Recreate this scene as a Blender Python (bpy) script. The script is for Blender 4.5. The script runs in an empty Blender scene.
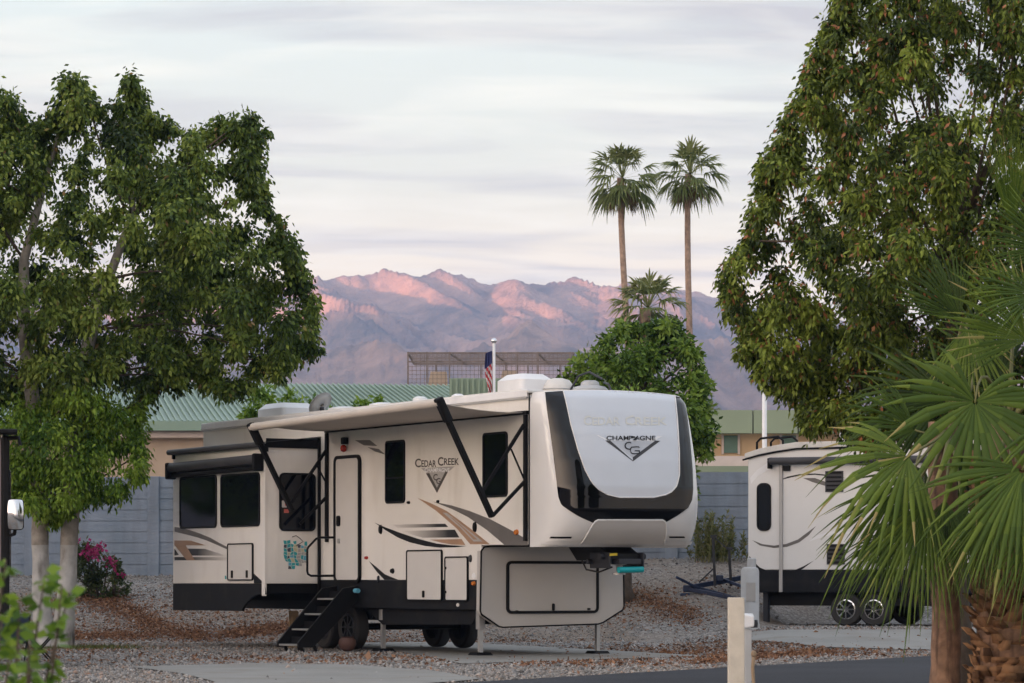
import bpy, math, random
import numpy as np
from mathutils import Vector, Matrix, noise
from mathutils.geometry import tessellate_polygon
random.seed(7); RNG = np.random.default_rng(11)
scene = bpy.context.scene
COL = scene.collection
R = math.radians
F, CX, HY, CZ = 2955.0, 512.0, 580.0, 1.2        # focal length in pixels, horizon row, camera height

def at(px, py, Y): return Vector(((px-CX)/F*Y, Y, CZ+(HY-py)/F*Y))
def ss(a, b, x):
    t = min(1, max(0, (x-a)/(b-a))); return t*t*(3-2*t)
def lerp(a, b, t): return a+(b-a)*t

# ------------------------------------------------------------------ materials
def new_mat(name):
    m = bpy.data.materials.new(name); m.use_nodes = True
    return m, m.node_tree.nodes, m.node_tree.links, m.node_tree.nodes['Principled BSDF']

def mat(name, col, rough=.5, metal=0., var=.12, scale=3., bump=0., bscale=40., spec=.5, coat=0., dirt=None):
    m, N, L, P = new_mat(name)
    P.inputs['Roughness'].default_value = rough; P.inputs['Metallic'].default_value = metal
    P.inputs['Specular IOR Level'].default_value = spec
    P.inputs['Coat Weight'].default_value = coat
    tc = N.new('ShaderNodeTexCoord')
    nz = N.new('ShaderNodeTexNoise'); nz.inputs['Scale'].default_value = scale; nz.inputs['Detail'].default_value = 6
    L.new(tc.outputs['Object'], nz.inputs['Vector'])
    rp = N.new('ShaderNodeValToRGB')
    rp.color_ramp.elements[0].position = .3; rp.color_ramp.elements[1].position = .7
    lo = [c*(1-var) for c in col]; hi = [min(1, c*(1+var)) for c in col]
    rp.color_ramp.elements[0].color = (*lo, 1); rp.color_ramp.elements[1].color = (*hi, 1)
    L.new(nz.outputs['Fac'], rp.inputs['Fac'])
    out = rp.outputs['Color']
    if dirt:
        n2 = N.new('ShaderNodeTexNoise'); n2.inputs['Scale'].default_value = dirt[1]; n2.inputs['Detail'].default_value = 8
        mp = N.new('ShaderNodeMapping'); mp.inputs['Scale'].default_value = dirt[3] if len(dirt) > 3 else (1, 1, 1)
        L.new(tc.outputs['Object'], mp.inputs['Vector']); L.new(mp.outputs['Vector'], n2.inputs['Vector'])
        r2 = N.new('ShaderNodeValToRGB'); r2.color_ramp.elements[0].position = .52; r2.color_ramp.elements[1].position = .75
        L.new(n2.outputs['Fac'], r2.inputs['Fac'])
        ml = N.new('ShaderNodeMath'); ml.operation = 'MULTIPLY'; ml.inputs[1].default_value = dirt[2]
        L.new(r2.outputs['Color'], ml.inputs[0])
        mx = N.new('ShaderNodeMix'); mx.data_type = 'RGBA'; mx.inputs['B'].default_value = (*dirt[0], 1)
        L.new(ml.outputs[0], mx.inputs['Factor']); L.new(out, mx.inputs['A']); out = mx.outputs['Result']
    L.new(out, P.inputs['Base Color'])
    if bump:
        bn = N.new('ShaderNodeTexNoise'); bn.inputs['Scale'].default_value = bscale; bn.inputs['Detail'].default_value = 4
        L.new(tc.outputs['Object'], bn.inputs['Vector'])
        b = N.new('ShaderNodeBump'); b.inputs['Strength'].default_value = bump; b.inputs['Distance'].default_value = .02
        L.new(bn.outputs['Fac'], b.inputs['Height']); L.new(b.outputs['Normal'], P.inputs['Normal'])
    return m

def leaf_mat(name, cols, rough=.45, trans=.3):
    m, N, L, P = new_mat(name)
    a = N.new('ShaderNodeAttribute'); a.attribute_name = 'rnd'
    rp = N.new('ShaderNodeValToRGB'); e = rp.color_ramp.elements
    while len(e) < len(cols): e.new(.5)
    for i, (p, c) in enumerate(cols): e[i].position = p; e[i].color = (*c, 1)
    L.new(a.outputs['Fac'], rp.inputs['Fac']); L.new(rp.outputs['Color'], P.inputs['Base Color'])
    P.inputs['Roughness'].default_value = rough; P.inputs['Specular IOR Level'].default_value = .2
    tr = N.new('ShaderNodeBsdfTranslucent'); L.new(rp.outputs['Color'], tr.inputs['Color'])
    mx = N.new('ShaderNodeMixShader'); mx.inputs[0].default_value = trans
    L.new(P.outputs[0], mx.inputs[1]); L.new(tr.outputs[0], mx.inputs[2])
    L.new(mx.outputs[0], N['Material Output'].inputs['Surface'])
    return m

def fade_mat(name, c0, c1, p0=.0, p1=1.):
    m, N, L, P = new_mat(name)
    tc = N.new('ShaderNodeTexCoord'); sp = N.new('ShaderNodeSeparateXYZ'); L.new(tc.outputs['Generated'], sp.inputs[0])
    rp = N.new('ShaderNodeValToRGB'); rp.color_ramp.elements[0].position = p0; rp.color_ramp.elements[1].position = p1
    rp.color_ramp.elements[0].color = (*c0, 1); rp.color_ramp.elements[1].color = (*c1, 1)
    L.new(sp.outputs['X'], rp.inputs['Fac']); L.new(rp.outputs['Color'], P.inputs['Base Color']); P.inputs['Roughness'].default_value = .3
    return m

M = {}
M['body'] = mat('fibreglass_side', (.80, .77, .73), .15, var=.03, scale=.6, coat=.7, dirt=((.45, .38, .31), 2.5, .22, (1, 1, .25)))
M['cap'] = mat('gelcoat_cap', (.70, .69, .68), .22, var=.02, coat=.5)
M['cap_panel'] = mat('gelcoat_panel', (.56, .59, .64), .25, var=.02, coat=.4)
M['nose'] = mat('nose_panel', (.46, .44, .42), .35, var=.04, scale=1.2)
M['door'] = mat('door_panel', (.62, .60, .58), .35, var=.03)
M['black'] = mat('black_plastic', (.007, .007, .008), .5, var=.2, spec=.15)
M['blackmetal'] = mat('black_metal', (.008, .008, .009), .45, var=.2, spec=.2)
M['gloss'] = mat('black_gloss', (.003, .003, .004), .04, var=.1, spec=.40)
M['glass'] = mat('tinted_glass', (.004, .005, .008), .05, var=.1, spec=.3)
M['skirt'] = mat('skirt', (.010, .011, .014), .55, var=.15, scale=2, spec=.15, dirt=((.06, .05, .04), 3, .25))
M['roofm'] = mat('roof_membrane', (.62, .60, .57), .6, var=.06, dirt=((.35, .32, .28), 4, .4))
M['white'] = mat('white_plastic', (.72, .72, .73), .4, var=.05)
M['fabric'] = mat('awning_fabric', (.52, .47, .42), .8, var=.05, scale=2)
M['greyfab'] = mat('grey_vinyl', (.05, .05, .055), .5, var=.15, spec=.25)
M['tan'] = mat('tan_vinyl', (.36, .22, .14), .35, var=.1)
M['grey'] = mat('grey_vinyl_film', (.13, .12, .115), .35, var=.15)
M['lgrey'] = mat('pale_grey_film', (.38, .37, .36), .3, var=.08)
M['ink'] = mat('dark_film', (.010, .010, .012), .3, var=.1, spec=.25)
M['letter'] = mat('letter_film', (.09, .08, .075), .35, var=.1)
M['ghost'] = mat('cream_letter_film', (.60, .60, .565), .35, var=.04)
M['silver'] = mat('silver_emblem', (.42, .44, .48), .3, var=.15)
M['chrome'] = mat('chrome', (.7, .71, .73), .12, metal=1., var=.05)
M['alu'] = mat('galvanised_steel', (.42, .42, .42), .4, metal=.7, var=.12)
M['rubber'] = mat('tyre_rubber', (.022, .02, .02), .8, var=.2, bump=.2)
M['amber'] = mat('amber_lens', (.55, .16, .02), .25, var=.05)
M['red'] = mat('red_lens', (.35, .03, .02), .25, var=.05)
M['teal'] = mat('teal_plastic', (.0, .30, .34), .4, var=.1)
M['yellow'] = mat('yellow_label', (.6, .45, .02), .5)
M['concrete'] = mat('concrete', (.225, .22, .205), .85, var=.1, scale=.8, bump=.2, bscale=20, dirt=((.17, .14, .11), 1.2, .6))
M['asphalt'] = mat('asphalt', (.034, .036, .043), .85, var=.18, scale=.5, bump=.4, bscale=90, dirt=((.055, .053, .055), .7, .5), spec=.2)
M['wood'] = mat('pale_wood', (.55, .50, .42), .8, var=.12, scale=6, bump=.3, dirt=((.3, .25, .19), 5, .6, (1, 1, .2)))
M['stake'] = mat('stake_wood', (.34, .24, .15), .8, var=.2, scale=12)
M['clay'] = mat('clay', (.10, .05, .04), .8, var=.2)
M['bark'] = mat('bark', (.085, .062, .045), .9, var=.35, scale=7, bump=.8, bscale=14)
M['barkpale'] = mat('pale_bark', (.30, .27, .24), .9, var=.3, scale=6, bump=.8, bscale=10)
M['lime'] = mat('whitewash', (.46, .45, .44), .9, var=.2, scale=5, bump=.7, bscale=12, dirt=((.09, .075, .06), 4, 1., (1, 1, .35)))
M['palmbark'] = mat('palm_bark', (.21, .125, .08), .9, var=.35, scale=9, bump=1., bscale=16, dirt=((.05, .028, .02), 16, .95, (1, 1, .10)))
M['farbark'] = mat('far_palm_bark', (.30, .21, .16), .9, var=.3, scale=5)
M['boot'] = leaf_mat('palm_boot', [(0, (.06, .032, .018)), (.5, (.19, .10, .05)), (1, (.33, .19, .10))], .8, .05)
M['blue'] = mat('blue_paint', (.012, .024, .065), .5, var=.2)
M['steel'] = mat('dark_steel', (.03, .032, .04), .5, metal=.3, var=.3)
M['pedestal'] = mat('grey_pedestal', (.42, .43, .44), .6, var=.08, scale=3, dirt=((.25, .22, .2), 4, .4))
M['greenroof'] = mat('green_metal', (.18, .265, .21), .5, var=.06, scale=.4)
M['greenroof_fade'] = mat('green_metal_weathered', (.20, .27, .20), .55, var=.06, scale=.5)
M['stucco'] = mat('tan_stucco', (.42, .33, .25), .9, var=.05, scale=1.5)
M['stucco2'] = mat('peach_stucco', (.56, .40, .24), .9, var=.05, scale=1.5)
M['olive'] = mat('olive_metal', (.20, .25, .17), .6, var=.06, scale=.7)
M['palewall'] = mat('pale_plaster', (.55, .47, .43), .9, var=.05)
M['shutter'] = mat('green_shutter', (.10, .18, .14), .6, var=.1)
M['rust'] = mat('weathered_steel', (.16, .13, .12), .7, var=.3)
M['flagred'] = mat('flag_red', (.50, .03, .04), .8); M['flagwhite'] = mat('flag_white', (.7, .68, .68), .8); M['flagblue'] = mat('flag_blue', (.03, .04, .14), .8)
M['motorhome'] = mat('motorhome_side', (.38, .33, .28), .35, var=.05)
M['stick1'] = mat('sticker_teal', (.03, .33, .36), .4); M['stick2'] = mat('sticker_sky', (.12, .38, .52), .4)
M['stick3'] = mat('sticker_sand', (.5, .48, .32), .4); M['stick4'] = mat('sticker_ink', (.05, .07, .10), .4)
M['paper'] = mat('paper', (.62, .58, .56), .7); M['redink'] = mat('red_ink', (.5, .12, .10), .6)
M['leafA'] = leaf_mat('bottle_tree_leaf', [(0, (.025, .045, .014)), (.35, (.065, .11, .022)), (.62, (.14, .20, .034)), (.82, (.24, .30, .06)), (.98, (.20, .13, .05))])
M['leafB'] = leaf_mat('fresh_leaf', [(0, (.05, .11, .016)), (.5, (.16, .27, .03)), (1, (.30, .40, .06))])
M['leafC'] = leaf_mat('dry_bottle_tree_leaf', [(0, (.026, .044, .012)), (.35, (.072, .108, .022)), (.58, (.15, .205, .034)), (.80, (.26, .325, .055)), (.88, (.28, .14, .07)), (1, (.42, .17, .08))])
M['leafD'] = leaf_mat('ficus_leaf', [(0, (.03, .07, .013)), (.45, (.11, .19, .028)), (.8, (.23, .33, .055)), (1, (.28, .36, .065))])
M['leafE'] = leaf_mat('weed_leaf', [(0, (.08, .10, .03)), (.6, (.17, .19, .06)), (1, (.26, .22, .09))])
M['leafF'] = leaf_mat('bush_leaf', [(0, (.03, .045, .02)), (.7, (.07, .10, .035)), (1, (.14, .11, .05))])
M['bract'] = leaf_mat('pink_bract', [(0, (.22, .015, .08)), (.6, (.38, .03, .15)), (1, (.42, .10, .18))])
M['frond'] = leaf_mat('fan_frond', [(0, (.018, .036, .008)), (.5, (.066, .115, .018)), (.85, (.15, .215, .03)), (1, (.36, .30, .12))], .42, .25)
M['frondfar'] = leaf_mat('far_frond', [(0, (.05, .07, .022)), (.5, (.13, .165, .05)), (1, (.25, .26, .10))], .6, .3)
M['frondfardry'] = leaf_mat('far_dry_frond', [(0, (.10, .07, .035)), (.6, (.19, .14, .07)), (1, (.28, .21, .11))], .7, .2)
M['fronddry'] = leaf_mat('dry_frond', [(0, (.11, .08, .04)), (.6, (.22, .17, .08)), (1, (.34, .27, .15))], .7, .2)
M['petiole'] = mat('petiole', (.15, .15, .05), .5, var=.25)
M['litter'] = leaf_mat('dry_leaf_litter', [(0, (.08, .045, .03)), (.5, (.21, .105, .06)), (1, (.31, .18, .11))], .8, .05)
M['stone'] = leaf_mat('gravel_stone', [(0, (.09, .087, .084)), (.4, (.23, .22, .21)), (.72, (.36, .345, .33)), (.84, (.30, .21, .16)), (1, (.55, .54, .52))], .85, 0.)
M['grass'] = leaf_mat('grass_blade', [(0, (.06, .08, .02)), (1, (.16, .17, .06))])

def gravel_mat():
    m, N, L, P = new_mat('gravel_ground'); P.inputs['Roughness'].default_value = .95
    tc = N.new('ShaderNodeTexCoord')
    def nz(s, d=6):
        n = N.new('ShaderNodeTexNoise'); n.inputs['Scale'].default_value = s; n.inputs['Detail'].default_value = d
        L.new(tc.outputs['Object'], n.inputs['Vector']); return n.outputs['Fac']
    vo = N.new('ShaderNodeTexVoronoi'); vo.inputs['Scale'].default_value = 22; L.new(tc.outputs['Object'], vo.inputs['Vector'])
    sp = N.new('ShaderNodeSeparateColor'); L.new(vo.outputs['Color'], sp.inputs[0])
    rp = N.new('ShaderNodeValToRGB'); e = rp.color_ramp.elements
    e[0].color = (.11, .105, .10, 1); e[1].color = (.36, .345, .33, 1); e.new(.6).color = (.23, .215, .20, 1)
    L.new(sp.outputs[0], rp.inputs['Fac'])
    r2 = N.new('ShaderNodeValToRGB'); r2.color_ramp.elements[0].position = .40; r2.color_ramp.elements[1].position = .60
    L.new(nz(.35), r2.inputs['Fac'])
    ml = N.new('ShaderNodeMath'); ml.operation = 'MULTIPLY'; ml.inputs[1].default_value = .8; L.new(r2.outputs[0], ml.inputs[0])
    mx = N.new('ShaderNodeMix'); mx.data_type = 'RGBA'; mx.inputs['B'].default_value = (.21, .16, .12, 1)
    L.new(ml.outputs[0], mx.inputs['Factor']); L.new(rp.outputs[0], mx.inputs['A'])
    L.new(mx.outputs['Result'], P.inputs['Base Color'])
    b = N.new('ShaderNodeBump'); b.inputs['Strength'].default_value = .7; b.inputs['Distance'].default_value = .03
    L.new(vo.outputs['Distance'], b.inputs['Height']); L.new(b.outputs['Normal'], P.inputs['Normal'])
    return m
M['gravel'] = gravel_mat()

def rock_mat():
    m, N, L, P = new_mat('desert_rock'); P.inputs['Roughness'].default_value = .95; P.inputs['Specular IOR Level'].default_value = .1
    tc = N.new('ShaderNodeTexCoord')
    n = N.new('ShaderNodeTexNoise'); n.inputs['Scale'].default_value = .012; n.inputs['Detail'].default_value = 10; n.inputs['Roughness'].default_value = .65
    L.new(tc.outputs['Object'], n.inputs['Vector'])
    rp = N.new('ShaderNodeValToRGB'); e = rp.color_ramp.elements; e[0].position = .35; e[1].position = .7
    e[0].color = (.15, .125, .11, 1); e[1].color = (.46, .30, .225, 1)
    L.new(n.outputs['Fac'], rp.inputs['Fac']); L.new(rp.outputs[0], P.inputs['Base Color'])
    n2 = N.new('ShaderNodeTexNoise'); n2.inputs['Scale'].default_value = .03; n2.inputs['Detail'].default_value = 8; n2.inputs['Roughness'].default_value = .7
    L.new(tc.outputs['Object'], n2.inputs['Vector'])
    b = N.new('ShaderNodeBump'); b.inputs['Strength'].default_value = .9; b.inputs['Distance'].default_value = 14
    L.new(n2.outputs['Fac'], b.inputs['Height']); L.new(b.outputs['Normal'], P.inputs['Normal'])
    return m
M['rock'] = rock_mat()

def wall_mat():
    m, N, L, P = new_mat('painted_block'); P.inputs['Roughness'].default_value = .9
    tc = N.new('ShaderNodeTexCoord')
    n = N.new('ShaderNodeTexNoise'); n.inputs['Scale'].default_value = 1.3; n.inputs['Detail'].default_value = 8
    L.new(tc.outputs['Object'], n.inputs['Vector'])
    rp = N.new('ShaderNodeValToRGB'); e = rp.color_ramp.elements; e[0].position = .3; e[1].position = .7
    e[0].color = (.21, .26, .325, 1); e[1].color = (.29, .335, .41, 1)
    L.new(n.outputs['Fac'], rp.inputs['Fac'])
    mp = N.new('ShaderNodeMapping'); mp.inputs['Scale'].default_value = (1, 1, .12); L.new(tc.outputs['Object'], mp.inputs[0])
    n3 = N.new('ShaderNodeTexNoise'); n3.inputs['Scale'].default_value = 3.5; n3.inputs['Detail'].default_value = 7; L.new(mp.outputs[0], n3.inputs['Vector'])
    r3 = N.new('ShaderNodeMapRange'); r3.inputs['From Min'].default_value = .45; r3.inputs['From Max'].default_value = .75; r3.inputs['To Max'].default_value = .5; L.new(n3.outputs['Fac'], r3.inputs['Value'])
    mx = N.new('ShaderNodeMix'); mx.data_type = 'RGBA'; mx.inputs['B'].default_value = (.15, .155, .17, 1); L.new(r3.outputs[0], mx.inputs['Factor']); L.new(rp.outputs[0], mx.inputs['A']); L.new(mx.outputs['Result'], P.inputs['Base Color'])
    n2 = N.new('ShaderNodeTexNoise'); n2.inputs['Scale'].default_value = 14; L.new(tc.outputs['Object'], n2.inputs['Vector'])
    b = N.new('ShaderNodeBump'); b.inputs['Strength'].default_value = .5; b.inputs['Distance'].default_value = .02
    L.new(n2.outputs['Fac'], b.inputs['Height']); L.new(b.outputs['Normal'], P.inputs['Normal'])
    return m
M['wall'] = wall_mat()

# ------------------------------------------------------------------ object helpers
def tag(o, label=None, cat=None, group=None, kind=None):
    if label: o['label'] = label
    if cat: o['category'] = cat
    if group: o['group'] = group
    if kind: o['kind'] = kind
    return o
def empty(name, loc, rz=0.):
    o = bpy.data.objects.new(name, None); COL.objects.link(o)
    o.location = loc; o.rotation_euler = (0, 0, rz); o.empty_display_size = .2
    return o

class MB:
    def __init__(s): s.v = []; s.f = []; s.m = []
    def add(s, vs, fs, mi=0):
        b = len(s.v); s.v += [tuple(p) for p in vs]
        s.f += [tuple(b+i for i in q) for q in fs]; s.m += [mi]*len(fs); return s
    def box(s, a, b, mi=0, T=None):
        x0, y0, z0 = a; x1, y1, z1 = b
        if x0 > x1: x0, x1 = x1, x0
        if y0 > y1: y0, y1 = y1, y0
        if z0 > z1: z0, z1 = z1, z0
        vs = [(x0,y0,z0),(x1,y0,z0),(x1,y1,z0),(x0,y1,z0),(x0,y0,z1),(x1,y0,z1),(x1,y1,z1),(x0,y1,z1)]
        if T: vs = [T(*p) for p in vs]
        return s.add(vs, [(0,3,2,1),(4,5,6,7),(0,1,5,4),(1,2,6,5),(2,3,7,6),(3,0,4,7)], mi)
    def loft(s, A, B, mi=0, caps=True):
        n = len(A); fs = [(i, (i+1) % n, n+(i+1) % n, n+i) for i in range(n)]
        s.add(list(A)+list(B), fs, mi)
        if caps:
            for L_, off in ((A, len(s.v)-2*n), (B, len(s.v)-n)):
                for t in tessellate_polygon([[Vector(p) for p in L_]]):
                    s.f.append(tuple(off+i for i in t)); s.m.append(mi)
        return s
    def ring(s, Ao, Ai, Bo, Bi, mi=0):                 # a frame: outer and inner loops at two depths
        n = len(Ao); b = len(s.v); s.v += [tuple(p) for p in list(Ao)+list(Ai)+list(Bo)+list(Bi)]
        for i in range(n):
            j = (i+1) % n
            for q in ((i,j,n+j,n+i),(2*n+i,2*n+j,3*n+j,3*n+i),(i,j,2*n+j,2*n+i),(n+i,n+j,3*n+j,3*n+i)):
                s.f.append(tuple(b+k for k in q)); s.m.append(mi)
        return s
    def tube(s, path, rad, n=8, mi=0, cap=True):
        P = [Vector(p) for p in path]; k = len(P)
        if not hasattr(rad, '__len__'): rad = [rad]*k
        b = len(s.v); ref = None
        for i in range(k):
            t = (P[min(i+1, k-1)]-P[max(i-1, 0)]).normalized()
            if ref is None: ref = Vector((0,0,1)) if abs(t.z) < .9 else Vector((1,0,0))
            x = t.cross(ref).normalized(); y = x.cross(t).normalized(); ref = y
            for j in range(n):
                a = 2*math.pi*j/n; s.v.append(tuple(P[i]+(x*math.cos(a)+y*math.sin(a))*rad[i]))
        for i in range(k-1):
            for j in range(n):
                s.f.append((b+i*n+j, b+i*n+(j+1) % n, b+(i+1)*n+(j+1) % n, b+(i+1)*n+j)); s.m.append(mi)
        if cap:
            s.f.append(tuple(b+j for j in range(n))); s.m.append(mi)
            s.f.append(tuple(b+(k-1)*n+j for j in range(n))[::-1]); s.m.append(mi)
        return s
    def bar(s, a, b, w, h=None, mi=0):                 # a square bar from a to b
        a, b = Vector(a), Vector(b); h = h or w
        t = (b-a).normalized(); ref = Vector((0,0,1)) if abs(t.z) < .95 else Vector((1,0,0))
        x = t.cross(ref).normalized()*w/2; y = x.cross(t).normalized()*h/2
        return s.loft([a-x-y, a+x-y, a+x+y, a-x+y], [b-x-y, b+x-y, b+x+y, b-x+y], mi)
    def lathe(s, c, prof, n=20, mi=0, T=None, caps=True):         # prof: (radius, height)
        b = len(s.v); c = Vector(c)
        for r, z in prof:
            for j in range(n):
                a = 2*math.pi*j/n; p = Vector((r*math.cos(a), r*math.sin(a), z))
                s.v.append(tuple(c+(T @ p if T else p)))
        for i in range(len(prof)-1):
            for j in range(n):
                s.f.append((b+i*n+j, b+i*n+(j+1) % n, b+(i+1)*n+(j+1) % n, b+(i+1)*n+j)); s.m.append(mi)
        if caps:
            s.f.append(tuple(b+j for j in range(n))[::-1]); s.m.append(mi)
            s.f.append(tuple(b+(len(prof)-1)*n+j for j in range(n))); s.m.append(mi)
        return s
    def poly(s, pts, mi=0):
        b = len(s.v); s.v += [tuple(p) for p in pts]
        for t in tessellate_polygon([[Vector(p) for p in pts]]): s.f.append(tuple(b+i for i in t)); s.m.append(mi)
        return s
    def grid(s, rows, mi=0):
        b = len(s.v); n = len(rows[0])
        for r in rows: s.v += [tuple(p) for p in r]
        for i in range(len(rows)-1):
            for j in range(n-1): s.f.append((b+i*n+j, b+i*n+j+1, b+(i+1)*n+j+1, b+(i+1)*n+j)); s.m.append(mi)
        return s
    def build(s, name, mats, parent=None, smooth=False, bevel=0., angle=None):
        me = bpy.data.meshes.new(name); me.from_pydata(s.v, [], s.f)
        for m in (mats if isinstance(mats, (list, tuple)) else [mats]): me.materials.append(m)
        me.polygons.foreach_set('material_index', s.m)
        import bmesh
        bm = bmesh.new(); bm.from_mesh(me); bmesh.ops.recalc_face_normals(bm, faces=bm.faces); bm.to_mesh(me); bm.free()
        if smooth:
            me.polygons.foreach_set('use_smooth', [True]*len(me.polygons))
            if angle: me.set_sharp_from_angle(angle=R(angle))
        o = bpy.data.objects.new(name, me); COL.objects.link(o)
        if parent: o.parent = parent
        if bevel:
            b = o.modifiers.new('bevel', 'BEVEL'); b.width = bevel; b.segments = 2; b.limit_method = 'ANGLE'; b.angle_limit = R(40)
        return o

def np_mesh(name, V, faces, mats, parent=None, rnd=None, smooth=False, mi=None):
    """V (n,3); faces (m,k) with a constant k."""
    V = np.asarray(V, np.float32); faces = np.asarray(faces, np.int32); m, k = faces.shape
    me = bpy.data.meshes.new(name)
    me.vertices.add(len(V)); me.vertices.foreach_set('co', V.ravel())
    me.loops.add(m*k); me.loops.foreach_set('vertex_index', faces.ravel())
    me.polygons.add(m); me.polygons.foreach_set('loop_start', np.arange(0, m*k, k, dtype=np.int32))
    for x in (mats if isinstance(mats, (list, tuple)) else [mats]): me.materials.append(x)
    if mi is not None: me.polygons.foreach_set('material_index', np.asarray(mi, np.int32))
    me.update(calc_edges=True)
    if smooth: me.polygons.foreach_set('use_smooth', [True]*m)
    if rnd is not None:
        a = me.attributes.new('rnd', 'FLOAT', 'FACE'); a.data.foreach_set('value', np.asarray(rnd, np.float32))
    o = bpy.data.objects.new(name, me); COL.objects.link(o)
    if parent: o.parent = parent
    return o

def text_shape(body, weight=0.):
    """A word as flat triangles, normalised to a unit box."""
    cu = bpy.data.curves.new('word', 'FONT'); cu.body = body; cu.offset = weight; cu.resolution_u = 3
    ob = bpy.data.objects.new('word', cu); COL.objects.link(ob)
    dg = bpy.context.evaluated_depsgraph_get(); me = bpy.data.meshes.new_from_object(ob.evaluated_get(dg))
    V = np.array([v.co[:2] for v in me.vertices]); Fc = [tuple(p.vertices) for p in me.polygons]
    bpy.data.objects.remove(ob); bpy.data.curves.remove(cu); bpy.data.meshes.remove(me)
    lo = V.min(0); hi = V.max(0)
    return (V-lo)/(hi-lo), Fc

# ------------------------------------------------------------------ terrain
def wall_y(X): return 68-.225*(X+8.33)
def terrain(X, Y):
    yb = 57+4.2*ss(4.2, 6, X); yw = wall_y(max(-40, min(20, X)))-.4
    z0 = .28*ss(47, 54, Y)*ss(2.5, 5, X)
    zt = 1.29+.39*ss(-5, 4, X)
    t = min(1, max(0, (Y-yb)/max(.5, yw-yb))); f = .65*t+.35*t*t*(3-2*t)
    return z0*(1-f)+zt*f
def hit(px, py):
    lo = None; Y = 8.
    while Y < 200:
        p = at(px, py, Y)
        if p.z <= terrain(p.x, p.y): return Vector((p.x, p.y, terrain(p.x, p.y)))
        Y += .05
    return at(px, py, 60)

xs = sorted(set([round(v, 2) for v in np.arange(-32, 32.1, .8)]+[s*v for v in (40, 60, 100, 200, 500, 1200, 2500) for s in (-1, 1)]+[-3850, 2900]))
ys = sorted(set([round(v, 2) for v in np.arange(4, 84.1, .7)]+[-3900, -2500, -1200, -500, -200, -80, -30, -10, 100, 140, 250, 500, 1000, 1800, 3000, 5100]))
gr = MB().grid([[(x, y, terrain(x, y)) for x in xs] for y in ys])
tag(gr.build('ground', M['gravel'], smooth=True), kind='structure')

def strip(name, A, B, n, m, mt, dz, label=None):
    """A draped sheet between two plan polylines."""
    def samp(P, t):
        d = [0]
        for a, b in zip(P, P[1:]): d.append(d[-1]+math.dist(a, b))
        t *= d[-1]
        for i in range(len(P)-1):
            if t <= d[i+1]+1e-9:
                q = (t-d[i])/(d[i+1]-d[i]); return (lerp(P[i][0], P[i+1][0], q), lerp(P[i][1], P[i+1][1], q))
        return P[-1]
    rows = []
    for i in range(m+1):
        r = []
        for j in range(n+1):
            a = samp(A, j/n); b = samp(B, j/n); x = lerp(a[0], b[0], i/m); y = lerp(a[1], b[1], i/m)
            r.append((x, y, terrain(x, y)+dz))
        rows.append(r)
    return tag(MB().grid(rows).build(name, mt, smooth=True), kind='structure')
rd = Vector((.509, .861)); rn = Vector((.861, -.509)); r0 = Vector((-.14, 35.0))
def road_pt(t, w): p = r0+rd*t+rn*w; return (p.x, p.y)
strip('road', [road_pt(t, 0) for t in range(-60, 46, 3)], [road_pt(t, 5.4) for t in range(-60, 46, 3)], 110, 8, M['asphalt'], .012)

# trailer frame: u runs to the rear, v across to the far side
TH = R(31); S_, C_ = math.sin(TH), math.cos(TH); X0, Y0, W = .27, 44.8, 2.6
def tw(u, v, z=0): return Vector((X0-u*S_+v*C_, Y0+u*C_+v*S_, z))
def L(u, v, z): return Vector((-u, v, z))
def proj(u, v, z):
    p = tw(u, v, z); return (CX+F*p.x/p.y, HY-F*(p.z-CZ)/p.y)
def side(px, py, v=0.):
    k = (px-CX)/F; u = (X0+v*C_-k*(Y0+v*S_))/(k*C_+S_)
    return u, CZ+(HY-py)/F*(Y0+u*C_+v*S_)
def front(px, py, u=0.):
    k = (px-CX)/F; v = (k*(Y0+u*C_)-X0+u*S_)/(C_-k*S_)
    return v, CZ+(HY-py)/F*(Y0+u*C_+v*S_)
def uv(u, v): p = tw(u, v); return (p.x, p.y)
strip('pad', [uv(-2.1, -2.4), uv(2, -.7), uv(6.3, .9), uv(11, 1.5)], [uv(-.3, 3.0), uv(3, 3.6), uv(8, 4.4), uv(11, 4.6)], 24, 10, M['concrete'], .02)
strip('pad_apron', [(-5.2, 40.3), (-4.2, 37.5), (-3.46, 34.4), (-3.2, 31)], [(-3.6, 42.1), (-2.3, 41.4), (-1.0, 38.5), (-.35, 35.2), (-2, 31.6)], 20, 8, M['concrete'], .02)
strip('pad_beside_road', [(4.0, 51.5), (5.2, 49.2), (7.0, 48.6), (9.6, 51.6)], [(4.25, 53.8), (6, 53.8), (8.5, 54), (10.6, 55)], 16, 8, M['concrete'], .02)

# ------------------------------------------------------------------ the fifth wheel trailer
rv = empty('fifth_wheel_trailer', (X0, Y0, 0), math.atan2(-C_, S_))
tag(rv, 'large beige and black fifth wheel trailer with raised front cap and open awning', 'trailer')
ZR, ZC, ZS, ZB = 4.03, 1.72, 1.20, .735          # roof, cap bottom, skirt top, skirt bottom
UF, UL = 1.45, 11.65                             # lower front wall, rear wall

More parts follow.
